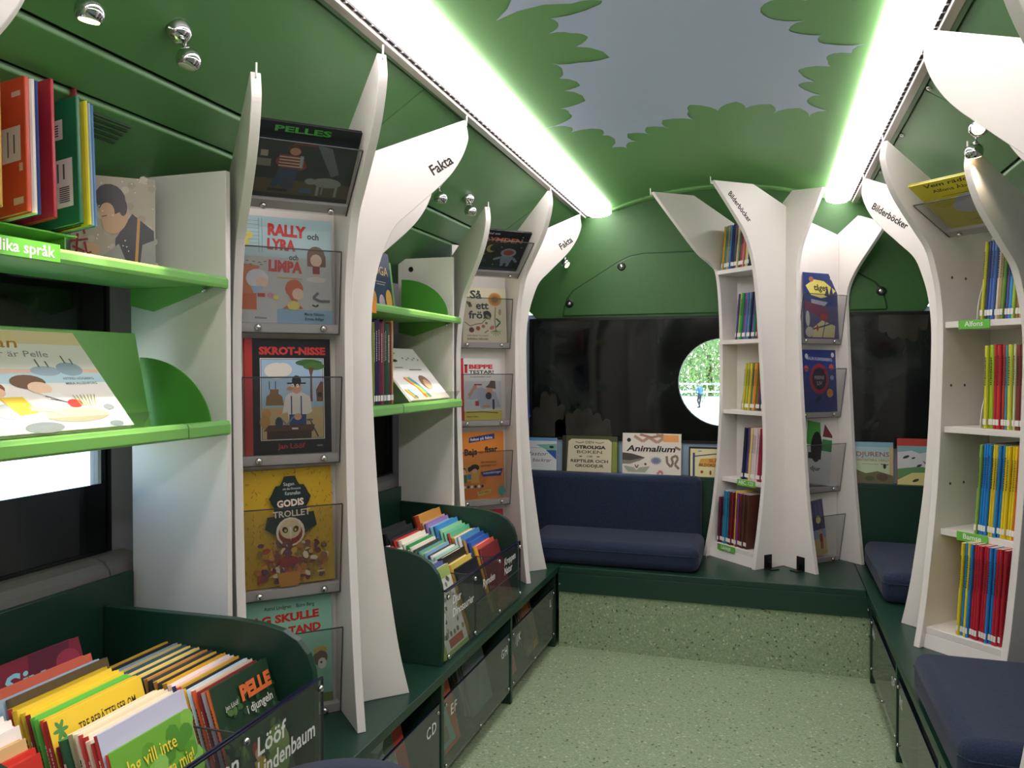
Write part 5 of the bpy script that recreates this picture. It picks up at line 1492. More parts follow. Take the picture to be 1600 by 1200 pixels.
def art_codes(A):
    A.rect(0, 0, 1, 1, '#1f6a48').rect(.71, .14, .94, .52, '#d8d6d0')
    for k in range(8):
        A.rect(.78, .18 + .016 * k, .90, .188 + .016 * k, '#2a2a2a')
    A.rect(.76, .34, .78, .49, '#555555').rect(.83, .36, .85, .48, '#555555').rect(.70, .68, .84, .84, '#d8d6d0')
    for k in range(5):
        A.rect(.72, .71 + .02 * k, .79, .72 + .02 * k, '#2a2a2a')
def art_lab(A):
    A.rect(0, 0, 1, 1, '#c24a2c').rect(.74, .38, .95, .64, '#d0ccc6').rect(.80, .42, .815, .61, '#555555').rect(.87, .44, .885, .58, '#555555').rect(.86, .86, .96, .90, '#c9a894').rect(.86, .06, .97, .11, '#c9a894').rect(.93, .30, .97, .36, '#c9a894')
def art_cr(A):
    A.rect(0, 0, 1, 1, '#b02f3a').poly([(.70, .55), (.84, .38), (.76, .22), (.70, .22)], '#d8b03a').rect(.74, .04, .82, .17, '#d8d6d0')
    for k in range(5):
        A.rect(.76, .06 + .018 * k, .80, .067 + .018 * k, '#2a2a2a')
cnt = 0
for c, th, h, wd, y in upper:
    # spine towards the aisle; the readable face looks back along the row
    a_ = {'orange red with a white label': art_lab, 'crimson with a yellow shape': art_cr, 'dark green with two barcode labels': art_codes}.get(wd)
    U, V = HU, HV
    Wn = U.cross(V)
    O = Vector((-.955, y, 1.522 + th * math.sin(rl)))
    if 'tallest' in wd:
        O = O + HU * .016
    book('%s book standing on the lettered green shelf' % wd, frame(O, U, V, Wn), .185 if 'tallest' in wd else .205, h, th, c, None, 'books on the lettered green shelf', a_, back=True)
# face-out book in the corner
Ud = Vector((.125, .112, 0)).normalized(); Nd = Vector((Ud.y, -Ud.x, 0)); le = math.radians(8)
V = Vector((0, 0, 1)) * math.cos(le) - Nd * math.sin(le); Wd = Nd * math.cos(le) + Vector((0, 0, 1)) * math.sin(le)
book('grey beige picture book with a bowing man leaning in the shelf corner', frame((-1.158, 1.340, 1.4595), Ud, V, Wd), .165, .215, .008, '#a89c88', None, None, art_portrait)

# yoga book and its green neighbour on the farther upper shelf
V = Vector((-.12, 0, .993)).normalized(); Wd = Vector((V.z, 0, -V.x))
book('pale green book behind the dark blue one on the farther upper shelf', frame((-1.126, 2.62, 1.4595), (0, 1, 0), V, Wd), .200, .205, .010, '#7fb060', None)
book('dark blue exercise book with tan title on the farther upper shelf', frame((-1.108, 2.585, 1.4595), (0, 1, 0), V, Wd), .185, .232, .009, '#22375a', None, None, art_yoga)
# spines on the farther lower shelf
y = 2.262
for i, (c, th, wd) in enumerate([('#8f9a4a', .010, 'olive'), ('#26243a', .016, 'near-black'), ('#2a2a58', .014, 'indigo'), ('#6a2444', .022, 'plum'), ('#8a4a58', .008, 'dusty rose'), ('#33402c', .012, 'mottled dark green'), ('#22503c', .030, 'thick dark green'), ('#7a3034', .010, 'maroon'), ('#c9a05a', .008, 'tan')]):
    O = Vector((-.925, y + th, 1.1385))
    book('%s spine standing on the farther display shelf beside the rainbow book' % wd, frame(O, (-1, 0, 0), (0, 0, 1), Vector((-1, 0, 0)).cross(Vector((0, 0, 1)))) if False else
         frame(Vector((-.925, y, 1.1385)), (-1, 0, 0), (0, 0, 1), (0, 1, 0)), .20, .262 + .006 * (i % 3), th, c, None, 'dark spines on the farther display shelf', None, spine_marks('#c9c2b0'))
    y += th + .0012

# ------------------------------------------------------------------ rows of spines in the towers
def row(bx, right, w0, z, dfront, items, h, depth, where, group, lean=5.0, pages_hi=None):
    U = -bx.nd; R_ = bx.sd * right
    a = math.radians(lean)
    V = Vector((0, 0, 1)) * math.cos(a) + R_ * math.sin(a)
    W = R_ * math.cos(a) - Vector((0, 0, 1)) * math.sin(a)
    pos = 0.0
    seen = {}
    for i, it in enumerate(items):
        c, th = it[0], it[1]
        hh = h + (it[2] if len(it) > 2 else 0.0) + ((i * 7) % 5 - 2) * 0.0008
        O = bx.p(dfront - 0.003 * ((i * 5) % 3), w0, z + th * math.sin(a) + .0008) + R_ * pos
        lab = '%s %s spine from the left %s' % (ORD[i], color_word(c), where)
        book(lab, frame(O, U, V, W), depth, hh, th, c, None, group, None, spine_marks(it[3] if len(it) > 3 else '#2a2a2a', True, it[4] if len(it) > 4 else None), hard=False)
        pos += (th + .0007) / math.cos(a)
Yl, Bl, Rd, Wh = '#e8cf2a', '#2a86cf', '#c22c3c', '#e4e0d6'
row(rb1, 1, .108, 1.405, .075, [('#c9c63a', .010), ('#2f3f78', .009), ('#4a68a8', .010), ('#4f74b8', .010), ('#d8cdb8', .010), ('#b0976a', .009), ('#6f9a44', .010), ('#5a5a94', .009), ('#3f90cf', .011), ('#a0c04c', .010), ('#a0764a', .010), ('#b08c58', .010)],
    .242, .17, "on the shelf marked Alfons", 'spines on the shelf marked Alfons', 3.5)
row(rb1, 1, .122, 1.068, .075, [('#d3d23a', .012), ('#a8c832', .015), (Rd, .010), ('#cf3a40', .012), ('#c24a3c', .010), ('#4a93a8', .009), ('#d2d848', .012), ('#d6dcb0', .009), ('#7a3a34', .016), ('#8a5a48', .009), ('#3f7090', .009)],
    .258, .17, 'on the shelf below the Alfons shelf', 'spines on the unmarked right shelf', 0.6)
row(rb1, 1, .104, .738, .088, [('#8ab04a', .009), (Bl, .009), (Bl, .009), (Bl, .009), (Yl, .009), ('#d8bf3a', .009), (Bl, .009), (Bl, .009), (Yl, .009), (Yl, .009), (Yl, .009), (Yl, .009), ('#e06a2a', .009)],
    .282, .17, 'on the shelf just above the Bamse sign', 'spines on the shelf above the Bamse sign', 3.5)
row(rb1, 1, .092, .428, .155, [(Yl, .0095), (Bl, .009), (Yl, .0095), (Bl, .009), (Rd, .009), (Rd, .009), (Rd, .009), (Rd, .009), (Rd, .009), (Bl, .009), (Bl, .009), (Rd, .009), (Rd, .009), (Rd, .009)],
    .290, .17, 'on the lowest right shelf', 'comic spines on the lowest right shelf', 3.2)
# rear tower: right is towards smaller w
row(q1, -1, .268, 1.722, .140, [('#c9a83a', .012), ('#4f9aa8', .014), ('#d2b048', .013), ('#4a86c0', .014), ('#263060', .026), ('#6a4a38', .012), ('#d8cfa8', .010), ('#3f6a4a', .012), ('#b03a44', .014), ('#cf7a8a', .012), ('#e0cf4a', .012), ('#d8d4c4', .012), ('#3a3a44', .012)],
    .205, .105, 'on the top shelf of the rear tower', 'spines on the top rear shelf', 6)
row(q1, -1, .204, 1.392, .110, [('#5a4a94', .007), ('#c0c85a', .008), ('#5fae5a', .010), ('#3f9a4c', .010), ('#3f6ab0', .009), ('#b83a78', .009), ('#5a86c0', .009), ('#8a9ac0', .009), ('#3a8a9a', .009), ('#26304a', .009), ('#7a5a94', .009), ('#4a7ab0', .009), ('#3a8a5a', .009), ('#b83a5a', .009)],
    .215, .13, 'on the second shelf of the rear tower', 'spines on the second rear shelf', 6)
row(q1, -1, .172, 1.062, .096, [('#c9c23a', .010), ('#d8d04a', .010), ('#8a9a3a', .010), ('#e0c83a', .012), ('#3f7a7a', .010), ('#e0a03a', .014), ('#d88a2a', .010), ('#4a9a5a', .010), ('#b8303c', .010), ('#2a4a7a', .010), ('#c9b03a', .010)],
    .220, .14, 'on the third shelf of the rear tower', 'spines on the third rear shelf', 6)
row(q1, -1, .172, .738, .100, [('#20243e', .016), ('#3f4494', .016), ('#a8603a', .009), ('#e2cf8a', .010), ('#e0d0d0', .010), ('#dfcfd4', .010), ('#e4d4d4', .010), ('#ddd0d0', .010), ('#b02a4c', .012), ('#a02a48', .012), ('#7a2a44', .012)],
    .245, .14, 'on the ABC shelf of the rear tower', 'spines on the ABC rear shelf', 5)
row(q1, -1, .272, .430, .155, [('#5a2438', .013, -.03), ('#5a2438', .013, -.03), ('#2f86a8', .013), ('#2f86a8', .012), ('#2f86a8', .012), ('#6a1f24', .012), ('#741f24', .014), ('#741f24', .013), ('#e2bf34', .010, .01), ('#7a3a78', .012), ('#8a2a3c', .012), ('#4a2c24', .012), ('#5a3428', .012), ('#4a2c24', .012), ('#5a3428', .011)],
    .250, .120, 'on the lowest shelf of the rear tower', 'dark spines on the lowest rear shelf', 3.5)
# white bookends in the towers
def tower_bookend(bx, right, w, z, dmax, r, label, group):
    pts = [(0, 0)] + [(r * math.cos(a), r * 1.25 * math.sin(a)) for a in [math.pi / 2 * i / 12 for i in range(13)]]
    t_ = .002
    o = MB().prism(pts, bx.p(dmax - r, w, z + .0008), bx.nd, (0, 0, 1), bx.sd * right, -t_, 0).build('bookend', 'white_metal')
    return tag(o, label, 'bookend', group)
for z, w, lb in ((1.405, .1045, 'Alfons shelf'), (1.068, .118, 'shelf below the Alfons shelf')):
    tower_bookend(rb1, 1, w, z, .080, .15, 'white quarter-round bookend left of the spines on the %s' % lb, 'white bookends')
for z, w, lb in ((1.392, .208, 'second'), (1.062, .176, 'third'), (.738, .176, 'fourth')):
    tower_bookend(q1, -1, w, z, .100, .10, 'white quarter-round bookend on the %s shelf of the rear tower' % lb, 'white bookends')

# ------------------------------------------------------------------ books packed in the bins
def stack(items, xf, ylo, z0, side, where, group, lean=18.0, w0=.19, h0=.255, gap=.0015, rise=None):
    """books one behind another, covers to the aisle; items: (colour, thickness, width, height, spine, art, words, dy)"""
    a = math.radians(lean)
    sg = -1 if side < 0 else 1                  # direction towards the wall
    U = Vector((0, 1, 0)) if side < 0 else Vector((0, -1, 0))
    V = Vector((sg * math.sin(a), 0, math.cos(a)))
    W = Vector((-sg * math.cos(a), 0, math.sin(a)))
    x = 0.0
    for i, it in enumerate(items):
        c, th = it[0], it[1]
        w = it[2] if len(it) > 2 and it[2] else w0
        h = it[3] if len(it) > 3 and it[3] else h0
        sp = it[4] if len(it) > 4 and it[4] else c
        art = it[5] if len(it) > 5 else None
        dy = it[7] if len(it) > 7 else RND.uniform(0, .008)
        wd = it[6] if len(it) > 6 and it[6] else None
        x += th / math.cos(a)
        rs = .0755 if z0 > .3 else 0.0
        O = Vector((xf + sg * x, ylo + (dy if side < 0 else -dy), z0 + .0012 + rs * max(0.0, x - .022)))
        lab = wd or '%s book, %s from the front %s' % (color_word(c), ORD[i], where)
        book(lab, frame(O, U, V, W), w, h, th, c, sp, group, art, None if th < .007 else spine_marks('#d8d2c4' if color_word(sp) in ('navy', 'black', 'dark red', 'red', 'dark green', 'blue', 'purple', 'brown', 'magenta') else '#33302c', False))
        x += gap
    return x

G1 = 'books in the nearer left bin'
stack([('#6ba63c', .007, .186, 0.275, '#b8362c', art_bedtime, 'bright green picture book with yellow title in the front of the nearer bin', .0),
       ('#b9bcd6', .009, .200, 0.306, '#b03430', art_lilac, 'lilac picture book with a red spine in the nearer bin', -.004),
       ('#a9d6c4', .008, .198, 0.292, '#b03430', None, None, -.004), ('#e4d2c4', .009, .196, 0.292, '#c9b49a', None, None, -.004), ('#e8dcc8', .010, .198, 0.294, '#b03430'), ('#e2cfb4', .010, .198, 0.294, '#c0443c'),
       ('#e0dcc4', .009, .198, 0.292, '#d8d0b8'), ('#e6d6bc', .009, .196, 0.290, '#8a8a6a'), ('#2f7a50', .020, .202, 0.276, '#2a5a40', None, None, 0), ('#b04444', .009, .194, 0.262, '#7a2024'),
       ('#e3c23a', .010, .208, 0.304, '#8e2a2c', art_three, 'golden yellow story book with black title in the nearer bin', .002), ('#d8b83a', .009, .208, 0.302, '#c23a34'), ('#5fb848', .008, .208, 0.302, '#4f9a3c'), ('#6abf50', .008, .208, 0.302, '#4f9a3c'),
       ('#e8c83a', .010, .208, 0.304, '#7a2024', None, 'yellow book with a wine red spine in the nearer bin'), ('#e4c436', .010, .208, 0.304, '#c9a82c', None, 'yellow book with a yellow spine in the nearer bin'), ('#e8cc44', .010, .208, 0.307, '#c9a82c', None, 'yellow book just behind the yellow-spined one in the nearer bin'), ('#e2c030', .010, .208, 0.307, '#c23a34', None, 'rearmost yellow book, with a red spine, in the nearer bin'),
       ('#6a5a3c', .008, .215, .318, None, None, 'olive brown book sticking out to the right behind the yellow ones', .012), ('#b4cde2', .010, .212, .316, None, None, 'pale blue book behind the olive brown one', .004),
       ('#d86a50', .022, .215, .322, '#b8382c', None, 'coral red book in front of the wine red one', -.004), ('#7c2338', .022, .225, .350, '#c9a060', art_siv, 'wine red book with pale blue title at the back of the nearer bin', -.012)],
      -.668, 1.020, .3645, -1, 'in the middle column of the nearer bin', G1)
cC = [('#26402c', .010, .182, .284, '#cf6a34', art_jungle, 'dark green jungle picture book with orange title in the nearer bin', .006)]
for c, sp in (('#c9563a', '#8f9098'), ('#7a2a2c', '#7a2a2c'), ('#d8c0a8', '#cf5a30'), ('#b9d0e0', '#b9d0e0'), ('#24242c', '#e0b034'), ('#c9a23c', '#c2482c'), ('#e0c8cc', '#33336a'), ('#e6d8d8', '#c9b0b0'), ('#c9a030', '#8a6a2c'), ('#2a2a30', '#33302c'),
              ('#d8b050', '#8a6a2c'), ('#3a3c44', '#23262c'), ('#c08a3c', '#7a5a2c'), ('#23384a', '#23384a'), ('#e0cc7a', '#c9b060'), ('#2c4450', '#2c4450'), ('#e2cf84', '#c9b060'), ('#3f5a6a', '#3f5a6a'), ('#d8c27a', '#b09a50'), ('#8aa4b8', '#6a8498'), ('#2a2a2c', '#2a2a2c'), ('#c9a23c', '#8a6a2c')):
    cC.append((c, .0085 if len(cC) % 3 else .011, .180, .278, sp, None, None, .004))
stack(cC, -.668, 1.262, .3645, -1, 'in the right column of the nearer bin', G1)
stack([('#e4d8e4', .008, .18, .225, '#c9c0d8'), ('#e08ab4', .008, .18, .232, '#d8d4e0'), ('#dcd8ea', .010, .18, .235), ('#d4e0e0', .012, .19, .228), ('#e2a8c8', .008, .18, .225), ('#e8e2e6', .010, .18, .222), ('#22201f', .016, .19, .235), ('#2a2827', .014, .19, .24),
       ('#d8cfc4', .010, .18, .245), ('#b8362c', .012, .185, .268), ('#c9362c', .010, .185, .272), ('#c9a878', .014, .185, .285, '#b03430'), ('#e6dede', .014, .19, .300), ('#e8e2e2', .012, .19, .306), ('#e4dcdc', .012, .19, .310)],
      -.668, .800, .3645, -1, 'in the left column of the nearer bin', G1, 16)

G2 = 'books in the farther left bin'
stack([('#dfe2da', .010, .205, .258, '#8fae52', art_butter, 'white and green butterfly book in the front of the farther bin', .006), ('#5f6aa8', .012, .2, .268, '#4a5490'), ('#7fb0b0', .008, .2, .258), ('#d8dedc', .009, .2, .262, '#22262c'), ('#5fa09a', .011, .2, .265), ('#dcdcd6', .010, .2, .262), ('#33383a', .010, .2, .262),
       ('#e2e0da', .014, .2, .272), ('#2f8a48', .012, .2, .282), ('#c9d0cc', .012, .2, .285), ('#e2dcae', .010, .2, .285), ('#5a58a0', .010, .2, .282), ('#e4dfd0', .016, .2, .290), ('#8e2a34', .010, .2, .29, '#5a1c24'), ('#c9383c', .010, .2, .292), ('#e0c8e0', .012, .2, .292, '#b8d4e0'), ('#d8803c', .008, .2, .288)],
      -.668, 2.222, .3645, -1, 'in the left column of the farther bin', G2, 17)
stack([('#23262c', .010, .190, .225, None, None, 'black space book behind the front of the farther bin', .012), ('#d8bf5a', .020, .19, .236, '#d89a34'), ('#26221f', .022, .2, .255, '#2a2420', art_blank('#b09a50'), 'black book with gilt lettering in the farther bin', .004), ('#9fc8bc', .010, .2, .26), ('#dfe0dc', .010, .2, .262), ('#3a4044', .008, .2, .262), ('#7fa8d0', .010, .2, .268), ('#b0d060', .008, .2, .265), ('#5fa09a', .010, .2, .27),
       ('#3a3f3c', .012, .2, .275), ('#e0ddd4', .010, .2, .282), ('#2f8f4c', .012, .2, .286), ('#d0d4d0', .010, .2, .288), ('#e4dfd0', .018, .2, .296), ('#c9383c', .010, .2, .298), ('#33302e', .012, .205, .300), ('#1c1c1e', .022, .205, .314, None, None, 'thick black book in the middle column of the farther bin', .002), ('#161618', .022, .205, .320, None, None, 'thick black book at the back of the farther bin', .002)],
      -.668, 2.470, .3645, -1, 'in the middle column of the farther bin', G2, 17)
stack([('#7a2f34', .010, .19, .238, None, None, 'dark red body book behind the front of the farther bin', .012), ('#cf5a4a', .018, .19, .246, '#e0a834'), ('#2a5ab0', .014, .195, .258, '#2a4a94'), ('#2f55a4', .014, .195, .266, '#b08a4a'), ('#4a8ab8', .016, .2, .276, '#dfe4e4'), ('#e0e0da', .012, .195, .272), ('#d0a83a', .008, .195, .27), ('#5aae8c', .012, .2, .284, '#b83a34'), ('#6fbf9a', .010, .2, .288), ('#8fc9a0', .014, .2, .294), ('#3f8ad0', .018, .2, .305, None, None, 'bright blue book rising in the right column of the farther bin', .004),
       ('#7fb8c8', .014, .2, .300), ('#8f7ac0', .014, .2, .310), ('#e6b89a', .012, .2, .312), ('#e0a24c', .026, .205, .332, '#c2482c', art_blank('#b8552c'), 'tall orange book at the back right of the farther bin', .002)],
      -.668, 2.722, .3645, -1, 'in the right column of the farther bin', G2, 17)

# a few books in the pull-out bins below
def art_ef(A):
    A.rect(0, 0, 1, 1, '#c0573a').poly([(.1, .06), (.82, .06), (.6, .9), (.1, .96)], '#6fa3a0').ell(.36, .5, .25, .3, '#b08a5a').rect(.2, .12, .6, .3, '#8a6a4a')
def art_tree(A):
    A.rect(0, 0, 1, 1, '#7a5230').ell(.5, .7, .3, .2, '#c2602c').ell(.4, .4, .2, .2, '#4a3826').rect(.1, .02, .9, .12, '#c0823c').ell(.7, .45, .15, .12, '#9a6a34')
def art_pale(A):
    A.rect(0, 0, 1, 1, '#c9ced0').ell(.4, .5, .3, .25, '#8fa4a8').ell(.6, .7, .2, .14, '#5f6f60').rect(.7, 0, 1, 1, '#b83a34')
stack([('#c9ced0', .010, .2, .235, None, art_pale, 'pale book with a red edge in the bin lettered CD', .0), ('#8e2a2c', .012, .2, .24), ('#33483c', .012, .2, .235), ('#7a8a7a', .012, .2, .238), ('#44302c', .014, .2, .24)], -.690, 1.86, .051, -1, 'in the bin lettered CD', 'books in the under-bench bins', 14)
stack([('#33483c', .012, .2, .235), ('#26382e', .012, .2, .238), ('#8a8f84', .012, .2, .236)], -.690, 1.545, .051, -1, 'on the left side of the bin lettered CD', 'books in the under-bench bins', 14)
stack([('#c0573a', .010, .2, .235, None, art_ef, 'teal and rust picture book in the bin lettered EF', .0), ('#5a2a24', .014, .2, .24), ('#8a4a34', .012, .2, .238), ('#26283a', .014, .2, .24)], -.690, 2.215, .051, -1, 'on the EF side of its bin', 'books in the under-bench bins', 14)
stack([('#6f7f80', .010, .2, .22), ('#d8d8d4', .012, .2, .23), ('#e0dedc', .010, .2, .232), ('#5a4a3c', .012, .2, .235), ('#3a2c28', .012, .2, .238)], -.70, 2.56, .051, -1, 'on the GH side of its bin', 'books in the under-bench bins', 14)
stack([('#c8606a', .010, .16, .235, None, None, 'pink red book in the bin lettered IJK', .0), ('#a83a34', .012, .18, .238), ('#2c2420', .012, .2, .24)], -.690, 2.865, .051, -1, 'on the IJK side of its bin', 'books in the under-bench bins', 14)
stack([('#7a5230', .010, .17, .24, None, art_tree, 'brown and orange tree picture book in the bin lettered L', .0), ('#33261f', .012, .2, .238)], -.690, 3.185, .051, -1, 'on the L side of its bin', 'books in the under-bench bins', 14)
stack([('#a08a6a', .010, .2, .22, None, art_blank('#7f8a78'), 'tan picture book in the right bin lettered RS', .0), ('#b03a34', .012, .2, .236), ('#d8d8d8', .012, .2, .24)], .690, 2.40, .051, 1, 'in the right bin lettered RS', 'books in the under-bench bins', 14)
stack([('#8a7458', .010, .2, .22, None, None, 'brown book in the right bin lettered OP', .0), ('#6f8a80', .012, .2, .236)], .690, 3.06, .051, 1, 'in the right bin lettered OP', 'books in the under-bench bins', 14)

# ------------------------------------------------------------------ spot lamps
def spot_lamp(base, ball, aim, lit, label, watt=0.0, blend=0.5, ang=60):
    base = Vector(base); ball = Vector(ball); aim = (Vector(aim) - ball).normalized()
    nrm = Vector((-0.541 if base.x > 0 else 0.541, 0, -0.841))
    t = thing('spot_lamp', label, 'lamp', base, group='chrome spot lamps')
    MB().lathe(base - nrm * 0.003, nrm, [(.024, 0), (.024, .006), (.0225, .018), (.017, .027), (.008, .031), (0, .032)], 20).build('base', 'chrome', t, smooth=True)
    j = base + nrm * .026
    st = MB().cyl(j, ball, 0.0042, n=10).cyl(ball + (j - ball).normalized() * .026 + Vector((0, .004, 0)), ball + (j - ball).normalized() * .026 - Vector((0, .004, 0)), .006, n=10)
    st.build('stem', 'chrome', t, smooth=True)
    MB().cyl(base + nrm * .012 + Vector((0, -.022, 0)), base + nrm * .012 + Vector((0, -.034, 0)), .002, n=6).build('switch', 'chrome', t)
    r = .0235
    hd = MB()
    hd.lathe(ball, -aim, [(r * .82, -r * .57)] + [(r * math.cos(a), r * math.sin(a)) for a in [-.6 + (math.pi / 2 + .6) * k / 9 for k in range(10)]], 20)
    hd.build('lamp_head', 'chrome', t, smooth=True)
    c = ball + aim * (r * .585)
    MB().lathe(c, aim, [(r * .70, 0), (r * .66, .0015), (.001, .003)], 16).build('bulb', 'bulb' if lit else 'deadbulb', t, smooth=True)
    if watt:
        ld = bpy.data.lights.new('lamp_beam', 'SPOT')
        ld.energy = watt; ld.color = (1.0, .84, .62); ld.spot_size = math.radians(ang); ld.spot_blend = blend; ld.shadow_soft_size = .012
        lo = bpy.data.objects.new('lamp_beam', ld); COL.objects.link(lo); lo.parent = t
        mw = aim.to_track_quat('-Z', 'Y').to_matrix().to_4x4(); mw.translation = ball + aim * (r + .006)
        lo.matrix_parent_inverse = Matrix.Identity(4)
        lo.matrix_local = Matrix.Translation(-base) @ mw
    return t
def cv(x, y):
    return (x, y, 2.045 - .6445 * (abs(x) - .62))
spot_lamp(cv(-.84, 1.045), (-.802, 1.045, 1.835), (-.93, 1.08, 1.13), True, 'lit chrome spot lamp cut by the top edge, nearest on the left', SPOT_WATT * 4, ang=36)
spot_lamp(cv(-.832, 1.285), (-.80, 1.277, 1.842), (-.93, 1.17, 1.13), False, 'chrome spot lamp above the lettered green shelf', SPOT_WATT * 4, ang=36)
spot_lamp(cv(-.837, 2.555), (-.80, 2.509, 1.829), (-.93, 2.62, 1.13), False, 'chrome spot lamp half behind the nearer lettered branch', SPOT_WATT * 3, ang=36)
spot_lamp(cv(-.835, 2.854), (-.80, 2.796, 1.840), (-.94, 2.78, 1.13), False, 'chrome spot lamp between the two left towers', SPOT_WATT * 3, ang=36)
spot_lamp(cv(-.755, 3.985), (-.730, 3.975, 1.792), (.25, 3.74, 1.05), True, 'small lit chrome spot lamp under the farther lettered branch', SPOT_WATT * .8, ang=26)
spot_lamp(cv(.812, 2.490), (.79, 2.475, 1.845), (.95, 2.75, 1.1), True, 'lit chrome spot lamp above the right tower', SPOT_WATT * .25, ang=60)
spot_lamp(cv(.800, 2.33), (.78, 2.385, 1.885), (.3, 0.4, 1.3), True, 'chrome spot lamp half behind the near right branch')
spot_lamp(cv(.815, 3.86), (.80, 3.82, 1.825), (.9, 3.6, 1.0), False, 'chrome spot lamp in the shaded rear right corner')

# ------------------------------------------------------------------ outside
o = MB().box(-150, -60, -1.0, 150, 200, -0.95).build('ground', 'grass', kind='structure')
def foliage(mb, c, r, n, leaf, seed):
    rr = random.Random(seed)
    for _ in range(n):
        d_ = Vector((rr.gauss(0, 1), rr.gauss(0, 1), rr.gauss(0, 1))).normalized() * (rr.random() ** .35)
        p = Vector(c) + Vector((d_.x * r[0], d_.y * r[1], d_.z * r[2]))
        u = Vector((rr.gauss(0, 1), rr.gauss(0, 1), rr.gauss(0, 1))).normalized(); v = u.orthogonal().normalized()
        mb.add([p - u * leaf, p + v * leaf * .5, p + u * leaf, p - v * leaf * .5], [(0, 1, 2, 3)])
t = thing('willow_tree', 'weeping willow hanging outside the round rear window', 'tree', (1.5, 24, -.95))
MB().cyl((1.5, 24, -.95), (1.4, 24, 5), .35, .22, 10).cyl((1.4, 24, 4.5), (-.8, 23.5, 7), .16, .08, 8).cyl((1.4, 24, 4.5), (3.4, 24.5, 7), .16, .08, 8).build('trunk', 'bark', t)
mb = MB(); rr = random.Random(21)
for _ in range(620):
    a = rr.uniform(0, 6.283); q = rr.uniform(.6, 4.6)
    x, yy = 1.2 + q * math.cos(a), 24 + q * math.sin(a) * .8
    z = 7.6 - q * .35 + rr.uniform(-.4, .4); zb = rr.uniform(.3, 2.2)
    while z > zb:
        p = Vector((x + rr.gauss(0, .06), yy + rr.gauss(0, .06), z))
        u = Vector((rr.gauss(0, .25), rr.gauss(0, .25), -1)).normalized() * .065; v = Vector((rr.gauss(0, 1), rr.gauss(0, 1), 0)).normalized() * .019
        mb.add([p - u, p + v, p + u, p - v], [(0, 1, 2, 3)])
        z -= rr.uniform(.07, .13)
mb.build('foliage', 'leaf', t, kind='stuff')
for i, (x, yy, r) in enumerate(((-17, 66, (6, 4, 4.2)), (-4.5, 70, (6, 4, 4.6)), (8, 72, (6, 4, 4.0)), (20.5, 68, (6, 4, 4.4)))):
    t = thing('leafy_tree', '%s leafy green tree beyond the meadow from the left' % ORD[i], 'tree', (x, yy, -.95), group='trees beyond the meadow')
    MB().cyl((x, yy, -.95), (x, yy, 2.5), .35, .2, 8).build('trunk', 'bark', t)
    mb = MB(); foliage(mb, (x, yy, 3.2), r, 5200, .22, i)
    mb.build('foliage', 'leaf2', t, kind='stuff')
t = thing('shrub', 'low shrub outside the left window', 'shrub', (-8.2, 8.6, -.95))
MB().cyl((-8.2, 8.6, -.95), (-8.2, 8.6, 0), .05, .02, 8).build('stem', 'bark', t)
mb = MB(); foliage(mb, (-8.2, 8.6, -.55), (.35, .35, .42), 300, .06, 77); mb.build('foliage', 'leaf2', t, kind='stuff')
t = thing('fence', 'low white rail fence across the meadow', 'fence', (0, 58, -.95))
for k in range(16):
    MB().box(-19.5 + 2.6 * k, 57.96, -.95, -19.4 + 2.6 * k, 58.04, .35).build('post', 'fence', t)
for z in (-.35, .2):
    MB().box(-19.5, 57.95, z, 19.6, 57.99, z + .12).build('rail', 'fence', t)

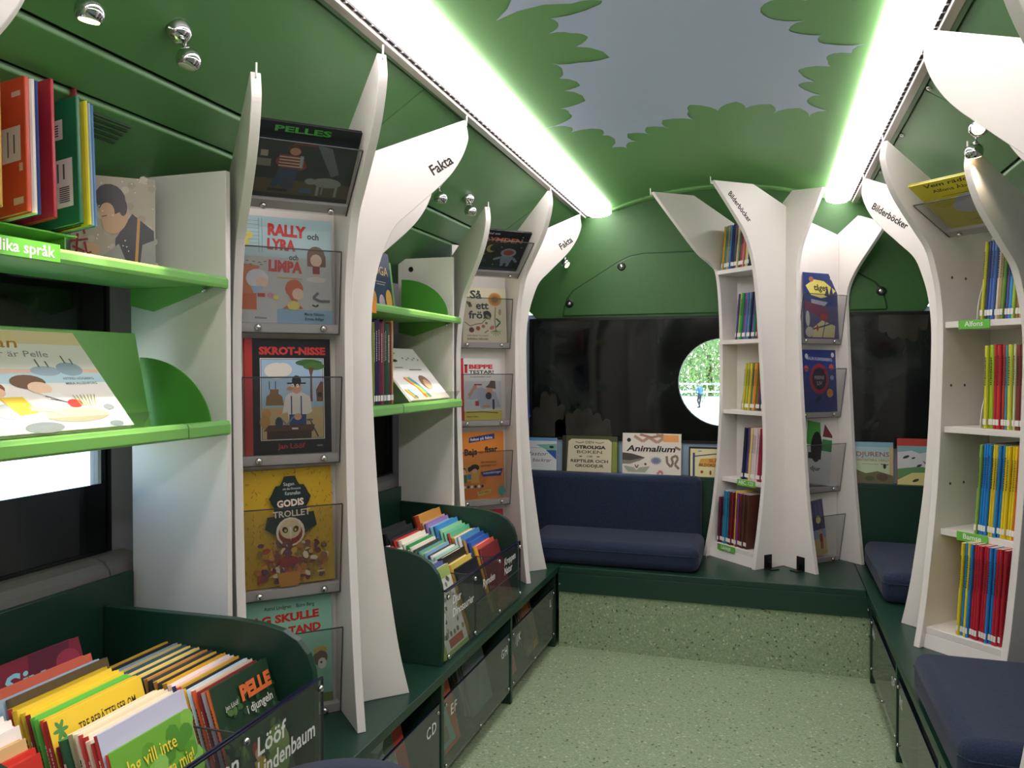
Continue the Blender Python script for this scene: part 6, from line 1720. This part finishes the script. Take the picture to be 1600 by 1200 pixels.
def person(x, y, h, label, face, stride, shirt, trousers, hair):
    """small walking figure grown from a skeleton"""
    k = h / 1.75
    J = {'pel': (0, 0, .95), 'chest': (0, .02, 1.30), 'neck': (0, .02, 1.48), 'head': (0, .05, 1.60), 'top': (0, .04, 1.71),
         'hipL': (-.09, 0, .92), 'kneL': (-.10, stride * .12, .50), 'ankL': (-.10, -stride * .05, .09), 'toeL': (-.10, .10 - stride * .05, .035),
         'hipR': (.09, 0, .92), 'kneR': (.10, .04, .50), 'ankR': (.10, stride * .12, .09), 'toeR': (.10, .15 + stride * .12, .035),
         'shL': (-.18, .02, 1.42), 'elL': (-.24, stride * .1, 1.14), 'haL': (-.22, .12 + stride * .1, .92),
         'shR': (.18, .02, 1.42), 'elR': (.24, -stride * .08, 1.14), 'haR': (.24, .06, .92)}
    Rr = {'pel': .125, 'chest': .145, 'neck': .055, 'head': .10, 'top': .07, 'hipL': .09, 'kneL': .065, 'ankL': .045, 'toeL': .04, 'hipR': .09, 'kneR': .065, 'ankR': .045, 'toeR': .04,
          'shL': .07, 'elL': .048, 'haL': .035, 'shR': .07, 'elR': .048, 'haR': .035}
    names = list(J)
    E_ = [('pel', 'chest'), ('chest', 'neck'), ('neck', 'head'), ('head', 'top'), ('pel', 'hipL'), ('hipL', 'kneL'), ('kneL', 'ankL'), ('ankL', 'toeL'), ('pel', 'hipR'), ('hipR', 'kneR'), ('kneR', 'ankR'), ('ankR', 'toeR'),
          ('chest', 'shL'), ('shL', 'elL'), ('elL', 'haL'), ('chest', 'shR'), ('shR', 'elR'), ('elR', 'haR')]
    for sd in ('L', 'R'):
        sx = -1 if sd == 'L' else 1
        hx, hy, hz = J['ha' + sd]
        for n_, (fx, fl) in enumerate(((-.025, .075), (-.008, .085), (.009, .08), (.026, .065))):
            nm = 'f%s%d' % (sd, n_); J[nm] = (hx + fx * .6, hy + fx, hz - fl - .03); Rr[nm] = .009; names.append(nm); E_.append(('ha' + sd, nm))
        nm = 't' + sd; J[nm] = (hx - sx * .03, hy + .045, hz - .05); Rr[nm] = .010; names.append(nm); E_.append(('ha' + sd, nm))
    me = bpy.data.meshes.new('person')
    me.from_pydata([tuple(c * k for c in J[n_]) for n_ in names], [(names.index(a), names.index(b)) for a, b in E_], [])
    ob = bpy.data.objects.new('person', me); COL.objects.link(ob)
    sk = ob.modifiers.new('skin', 'SKIN')
    me.skin_vertices.new() if not me.skin_vertices else None
    for i_, n_ in enumerate(names):
        me.skin_vertices[0].data[i_].radius = (Rr[n_] * k, Rr[n_] * k)
    me.skin_vertices[0].data[0].use_root = True
    ob.modifiers.new('sub', 'SUBSURF').levels = 1
    dg = bpy.context.evaluated_depsgraph_get(); dg.update()
    nm = bpy.data.meshes.new_from_object(ob.evaluated_get(dg))
    ob.modifiers.clear(); ob.data = nm; bpy.data.meshes.remove(me)
    nm.materials.clear()
    for m_ in ('skin', shirt, trousers):
        nm.materials.append(M[m_])
    for p in nm.polygons:
        z = p.center.z / k
        p.material_index = 0 if z > 1.49 or (z < .97 and abs(p.center.x) > .165 * k) else (1 if z > .93 else 2)
        p.use_smooth = True
    ob.location = (x, y, -.95); ob.rotation_euler = (0, 0, face)
    tag(ob, label, 'person')
    hm = MB().sph((0, .025 * k, 1.645 * k), .108 * k, 12, axis=(0, -.35, 1), cut=-.15)
    ho = hm.build('hair', 'bark', ob, smooth=True)
    return ob
person(-3.45, 47, 1.55, 'person in a blue jacket walking across the bright meadow', 1.2, 1.0, 'jacket', 'trousers', 'bark')
person(-6.2, 50, 1.6, 'person in dark blue clothes at the left rim of the round window', -1.0, .6, 'jacket2', 'jacket2', 'bark')
